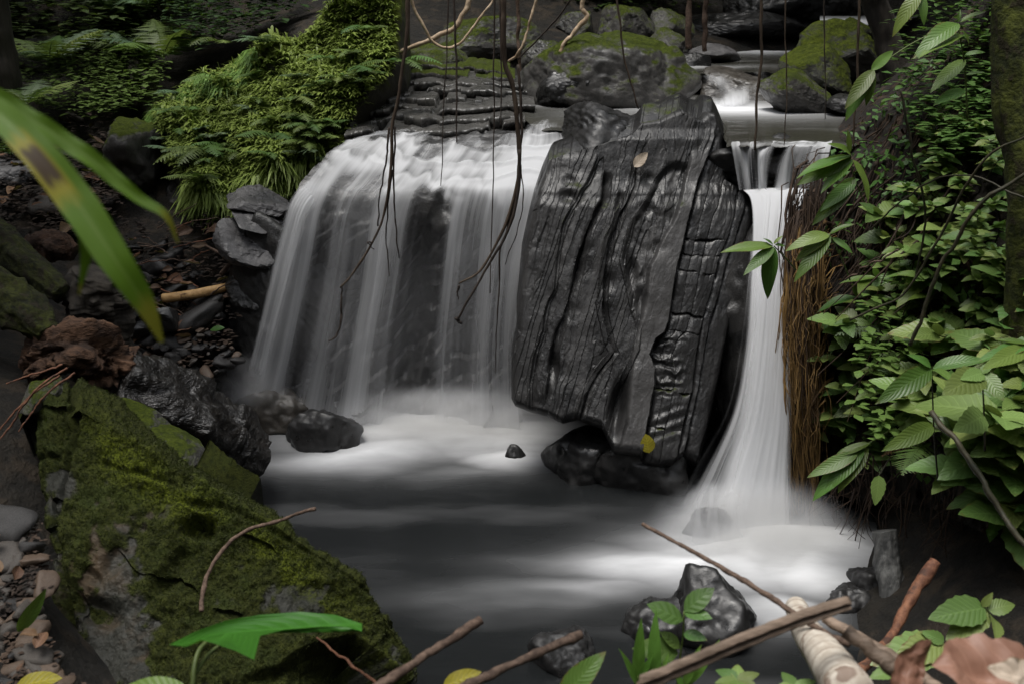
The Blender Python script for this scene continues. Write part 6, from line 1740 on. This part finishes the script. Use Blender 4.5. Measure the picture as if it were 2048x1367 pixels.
# ------------------------------------------------------------------ fallen leaves and twigs
def litter(poly, count, px, Yf, seed, label, group, mind=10, kinds=('dead0', 'dead1', 'dead2')):
    r = np.random.RandomState(seed)
    for (u, v) in scatter(poly, count, seed, mind):
        p = P(u, v, Yf(u, v)) + np.array([0, 0, .02])
        s = px * r.uniform(.6, 1.4) / ppm(Yf(u, v), v)
        a = r.uniform(0, 6.28)
        o = put('fallen_leaf', LM[kinds[r.randint(len(kinds))]], None, p, (math.cos(a), math.sin(a), r.normal() * .25), (r.normal() * .4, -.3 + r.normal() * .4, 1), s)
        tag(o, label, 'leaf', group)
litter([(0, 250), (220, 230), (260, 420), (120, 470), (0, 440)], 34, 34, lambda u, v: np.interp(v, [230, 470], [6.5, 5.2]), 11, 'brown dead leaf lying on the upper left slope', 'dead leaves on the upper left slope', 16)
litter([(240, 470), (450, 460), (470, 540), (440, 690), (260, 690)], 26, 30, lambda u, v: np.interp(v, [460, 690], [5.15, 4.7]), 12, 'brown dead leaf on the dark gully floor', 'dead leaves in the gully', 18)
litter([(0, 1060), (70, 1060), (90, 1200), (120, 1340), (0, 1380)], 7, 40, lambda u, v: np.interp(v, [1030, 1380], [2.5, 1.95]), 13, 'brown dead leaf among the loose stones by the mossy slab', 'dead leaves among the loose stones', 22)
r_ = np.random.RandomState(14)
for (u, v) in scatter([(1760, 690), (2060, 650), (2060, 900), (1850, 880), (1760, 800)], 12, 14, 34):
    p, nr = hit(u, v)
    o = put('fallen_leaf', LM[('dead0', 'dead1', 'crumpled')[r_.randint(3)]], None, p + nr * .0 + np.array([-.03, -.08, .04]), (r_.normal(), r_.normal() * .5, r_.normal() * .5), (-.3, -.7, .7), 80 * r_.uniform(.7, 1.3) / ppm_at(p))
    tag(o, 'curled brown dead leaf caught among the herbs of the right bank', 'leaf', 'dead leaves on the right bank')
def one_leaf(key, u, v, Y, u2, v2, dY, up, label, wide=1.0):
    a, b = P(u, v, Y), P(u2, v2, Y - dY)
    return tag(put('fallen_leaf', LM[key], None, a, b - a, up, float(np.linalg.norm(b - a)), wide), label, 'leaf')
one_leaf('yellow', 1298, 905, 4.0, 1292, 868, .0, (0, -1, .2), 'yellow leaf stuck low on the big slab', 1.6)
one_leaf('dead_pale', 1268, 334, 4.60, 1296, 308, -.02, (0, -.8, .7), 'pale dead leaf lying high on the big slab', 1.1)
one_leaf('small0', 420, 660, 4.75, 448, 652, 0, (0, -.2, 1), 'tiny bright green leaf on the gully stones', 1.2)
one_leaf('yellow', 30, 1372, 1.95, 120, 1350, 0, (0, -.4, 1), 'yellow striped leaf in the bottom left corner')
one_leaf('lance0', 36, 1262, 2.15, 88, 1190, 0, (.5, -.6, .4), 'narrow green leaf standing among the loose stones')
one_leaf('dead_pale', 1860, 250, 4.3, 1900, 215, .0, (0, -.9, .5), 'curled whitish dead leaf on the upper right bank', 1.4)
one_leaf('dead_red2', 1790, 1400, 1.25, 1856, 1280, -.05, (.3, -.6, .7), 'upright tip of a curled reddish dead leaf, bottom right', .9)
one_leaf('dead_red', 2080, 1360, 1.20, 1850, 1335, .0, (0, -.5, 1), 'big reddish brown dead leaf at the bottom right corner', 1.0)
one_leaf('dead_pale2', 2100, 1385, 1.13, 1975, 1338, .0, (0, -.5, 1), 'whitish crumpled leaf beneath the red leaf in the corner')
one_leaf('dead_red2', 2100, 1310, 1.25, 1996, 1330, .0, (0, -.7, .6), 'dark red leaf lobe at the right edge of the bottom corner', .6)
one_leaf('yellow', 885, 1372, 1.55, 960, 1340, 0, (0, -.6, 1), 'yellow brown leaf at the bottom edge between the broken reeds')
one_leaf('lance1', 1120, 1400, 1.5, 1194, 1310, 0, (-.4, -.7, .4), 'yellow green blade at the bottom edge right of the reeds', 1.3)
# ------------------------------------------------------------------ sticks in the foreground
def stick(label, pts, r, mat='stick', name='stick', cat='stick', sides=9, seed=0, wob=.004):
    return strand(name, pts, r, M[mat], label, cat, sides=10, wob=wob, n=90, seed=seed, rough=.45)
stick('curved brown twig lying on the big mossy slab', [(402, 1222, 2.36), (408, 1170, 2.42), (438, 1108, 2.48), (490, 1062, 2.53), (560, 1038, 2.52), (630, 1016, 2.48)], [.007, .0055, .005], seed=1)
stick('long thin stick slanting down across the foam at the right', [(1285, 1047, 1.9), (1420, 1122, 1.75), (1560, 1205, 1.6), (1700, 1290, 1.5)], [.004, .0055, .006], seed=2)
stick('left one of two broken reeds at the bottom edge', [(700, 1410, 1.35), (850, 1310, 1.45), (962, 1237, 1.52)], [.008, .008], 'stick', seed=3, wob=.002)
stick('right one of two broken reeds at the bottom edge', [(860, 1405, 1.4), (1020, 1330, 1.48), (1162, 1267, 1.55)], [.008, .008], 'stick', seed=4, wob=.002)
stick('thin twig below the arrow shaped leaf', [(634, 1274, 1.7), (700, 1325, 1.6), (770, 1380, 1.5)], [.002, .003], 'stick_red', seed=5)
stick('red brown stick poking out of the shade at the right', [(1872, 1122, 2.4), (1830, 1180, 2.35), (1770, 1290, 2.2), (1720, 1340, 2.1)], [.016, .013], 'stick_red', seed=6)
stick('dark stalk crossing behind the fallen culm', [(1650, 1235, 1.6), (1760, 1300, 1.5), (1900, 1385, 1.4)], [.010, .012], 'frond_dry', seed=7)
stick('dark purple stalk at the bottom beside the fallen culm', [(1690, 1260, 1.4), (1780, 1330, 1.35), (1850, 1400, 1.3)], [.012, .013], 'frond_dry', seed=8)
for k, (pts, lb) in enumerate((([(135, 735, 3.0), (80, 770, 2.95), (20, 850, 2.9), (-20, 900, 2.85)], 'longest dry stalk fanning over the rotten log'), ([(150, 745, 3.0), (90, 790, 2.95), (36, 862, 2.9)], 'middle dry stalk fanning over the rotten log'),
                              ([(125, 728, 3.0), (60, 750, 2.97), (12, 766, 2.95)], 'short dry stalk fanning over the rotten log'), ([(120, 750, 3.02), (50, 800, 2.95), (-10, 870, 2.9)], 'lower dry stalk fanning over the rotten log'))):
    stick(lb, pts, [.004, .0025], 'stick_red', 'dry_stalk', 'stalk', seed=20 + k)
r_ = np.random.RandomState(31)
for k in range(20):
    u, v = r_.uniform(240, 450), r_.uniform(450, 620)
    Y = np.interp(v, [450, 690], [5.15, 4.65]); a = r_.uniform(-.6, .6); L = r_.uniform(30, 110)
    o = strand('gully_twig', [(u, v, Y), (u + L * .5 * math.cos(a), v + L * .5 * math.sin(a) - 4, Y), (u + L * math.cos(a), v + L * math.sin(a), Y - .03)], [.004, .002], M['stick' if k % 3 else 'stick_red'], None, parent=None, seed=k)
    tag(o, 'thin brown twig lying in the dark gully left of the wide fall', 'twig', 'twigs in the gully')
# fallen pale culm with ring scars
def _culm():
    q = resample([P(1592, 1212, 1.75), P(1612, 1260, 1.62), P(1650, 1310, 1.48), P(1700, 1385, 1.32)], 120)
    n, sd_ = len(q), 20
    t = np.linspace(0, 1, n)
    ring = np.exp(-((t * 11 + .12 * np.sin(t * 9)) % 1.0 - .5) ** 2 / .0022)
    rad = np.interp(t, [0, 1], [.022, .041]) * (1 + .05 * ring)
    V, F = tube(q, rad, sd_)
    a = np.concatenate([np.repeat(ring, sd_) * .85, [0, 0]])
    o = mk('fallen_culm', V, F, M['culm'], attrs={'ring': a})
    tag(o, 'pale ringed plant stem lying at the bottom right under the dry stalk', 'stem')
_culm()
# dry channelled stalk across the culm
def _stalk():
    q = resample([P(1270, 1385, 1.22), P(1400, 1330, 1.27), P(1560, 1262, 1.33), P(1702, 1212, 1.38)], 60)
    n, k = len(q), 15
    t = np.linspace(0, 1, n)
    x = np.linspace(-1, 1, k)
    side = np.array([.35, -.25, .9]); side /= np.linalg.norm(side)
    nr = np.array([0, -.9, -.25])
    w = np.interp(t, [0, .85, .97, 1], [.020, .0175, .012, .004])
    G = q[:, None] + side * (x[None] * w[:, None])[..., None] + nr * ((.006 * np.cos(x * math.pi * 2.5) - .012 * x ** 2)[None] * np.ones((n, 1)))[..., None]
    G[..., 2] += (fbm(v3(t * 20, 0), 1, 3, 3)[:, None] * .003)
    V, F = solidify(G, G - nr * .006, 3)
    o = mk('dry_stalk', V, F, M['frond_dry'])
    tag(o, 'flat brown fibrous stalk lying across the pale ringed stem', 'stalk')
_stalk()
# ------------------------------------------------------------------ near plants
def ribbon(name, pts, width, mat, label, n=70, k=7, up=(0, -.5, .6), wavy=.0, fold=.25, cat='leaf', seed=0, parent=None, belly=None):
    """a long blade along pts (u, v, Y) with half width in pixels along it"""
    q = resample([P(*p) for p in pts], n)
    t = np.linspace(0, 1, n)
    w = np.interp(t, np.linspace(0, 1, len(width)), width) / np.array([ppm_at(p) for p in q])
    tg = np.gradient(q, axis=0); tg /= np.linalg.norm(tg, axis=1)[:, None]
    s = np.cross(tg, np.array(up, float)); s /= np.linalg.norm(s, axis=1)[:, None]
    nr = np.cross(s, tg)
    x = np.linspace(-1, 1, k)
    G = q[:, None] + s[:, None] * (x[None] * w[:, None])[..., None] + nr[:, None] * (np.abs(x)[None] * w[:, None] * fold + wavy * np.sin(t * 40 + seed)[:, None] * x[None] ** 2 * w[:, None])[..., None]
    U = np.stack([np.tile(x * .5 + .5, n), np.repeat(t, k)], -1)
    o = mk(name, G, grid_faces(n, k), mat, parent, uv=U)
    if parent is None: tag(o, label, cat)
    return o
nb = empty('near_plant', P(-120, 160, .95))
tag(nb, 'blurred strap leaved plant drooping into the picture at the left', 'plant')
ribbon('leaf', [(-200, 150, .98), (-40, 205, .95), (60, 290, .92), (150, 400, .90), (230, 520, .88), (290, 610, .88), (324, 684, .88)], [20, 24, 28, 31, 34, 36, 33, 24, 4], M['blade'], None, up=(.25, -.7, .5), wavy=.06, parent=nb)
ribbon('leaf', [(-200, 120, 1.0), (-20, 190, 1.0), (80, 250, 1.0), (190, 325, 1.0), (270, 392, 1.0), (330, 430, 1.0), (356, 486, 1.0)], [18, 20, 19, 19, 19, 16, 10, 2], M['blade_plain'], None, up=(.2, -.7, .6), wavy=.25, seed=2, parent=nb)
ribbon('leaf', [(120, 380, .93), (160, 440, .93), (172, 500, .93), (158, 590, .93)], [10, 14, 14, 8, 2], M['blade_plain'], None, up=(.6, -.7, .1), parent=nb)
# arrow shaped leaf on its stalk
def _arrow():
    t = empty('arrow_leaf_plant', P(390, 1420, 1.35))
    tag(t, 'arrow shaped green leaf on a stalk at the bottom in front of the mossy slab', 'plant')
    Y = 1.5
    # outline from the stalk joint: long tip right, two back lobes
    out = [(400, 1278), (372, 1292), (338, 1288), (390, 1262), (450, 1240), (520, 1228), (600, 1222), (670, 1228), (724, 1246), (724, 1262), (690, 1252), (640, 1252), (570, 1258), (520, 1270), (508, 1318), (470, 1300), (430, 1286)]
    c = (452, 1266)
    rr = 7
    V = []
    for f in np.linspace(0, 1, rr):
        for (u, v) in out:
            uu, vv = c[0] + (u - c[0]) * f, c[1] + (v - c[1]) * f
            Yd = Y - .10 * ((vv - 1240) / 60.0) + .00022 * (uu - 450) - .02 * f * f
            V.append(P(uu, vv, Yd))
    k = len(out)
    i = np.arange(rr - 1)[:, None] * k + np.arange(k)[None]; j = np.arange(rr - 1)[:, None] * k + (np.arange(k)[None] + 1) % k
    F = np.stack([i, j, j + k, i + k], -1).reshape(-1, 4)
    U = np.array([(.5 + .5 * f * math.sin(a), f) for f in np.linspace(0, 1, rr) for a in np.linspace(0, 6.28, k)])
    mk('leaf', np.array(V), F, M['arrow'], t, uv=U)
    stem(t, [P(385, 1420, 1.38), P(388, 1340, 1.42), P(398, 1300, 1.45), P(418, 1278, 1.48)], [.006, .004], M['stem'], 16, 8)
    stem(t, [P(392, 1345, 1.42), P(415, 1310, 1.47), P(440, 1288, 1.5)], [.004, .003], M['stem'], 12, 8)
    put('leaf', LM['lance0'], t, P(385, 1400, 1.38), P(240, 1375, 1.4) - P(385, 1400, 1.38), (0, -.4, 1), .16, 1.6)
_arrow()
shoot('green_sprig', 'upright green sprig in front of the black stones in the pool', [(1352, 1400, 1.75), (1358, 1330, 1.75), (1366, 1270, 1.75), (1368, 1222, 1.75)],
      [(1366, 1240, 1302, 1206, 0), (1368, 1222, 1420, 1176, 0), (1368, 1224, 1418, 1226, .03), (1366, 1265, 1406, 1270, .03), (1356, 1305, 1282, 1290, .03), (1360, 1295, 1330, 1262, 0)], kind='small', cat='plant', rad=.003)
for (u, v, lb, k) in ((1275, 1350, 'left grassy shoot at the foot of the green sprig', 0), (1310, 1350, 'middle grassy shoot at the foot of the green sprig', 1), (1370, 1360, 'right grassy shoot at the foot of the green sprig', 2)):
    shoot('grassy_shoot', lb, [(u, v + 70, 1.7), (u, v, 1.7)], [[(u, v + 10, u + 6, v - 96, 0), (u, v + 20, u - 28, v - 50, .02), (u, v + 20, u + 20, v - 30, .02)], [(u, v + 10, u - 4, v - 110, 0), (u, v + 30, u + 24, v - 30, 0)], [(u, v + 10, u + 66, v - 70, 0), (u, v + 10, u + 20, v - 60, .02), (u, v + 20, u - 30, v - 40, 0)]][k], kind='grass', rad=.002)
for (u, v, Y, lb, n) in ((1475, 1360, 1.6, 'tuft of small bright leaves under the dry stalk at the bottom', 6), (1590, 1375, 1.5, 'small leaf tuft left of the pale ringed stem', 4), (1785, 1345, 1.6, 'light green leaves in the gap right of the pale ringed stem', 4)):
    t = empty('small_plant', P(u, v + 30, Y))
    tag(t, lb, 'plant')
    stem(t, [P(u, v + 40, Y), P(u, v, Y)], [.002, .0015], M['stem'], 6)
    for q in range(n):
        a = 6.28 * q / n + .3
        put('leaf', LM['nettle%d' % (q % 3)], t, P(u, v, Y), (math.cos(a), math.sin(a), .25), (0, -.2, 1), 50 / ppm(Y, v))
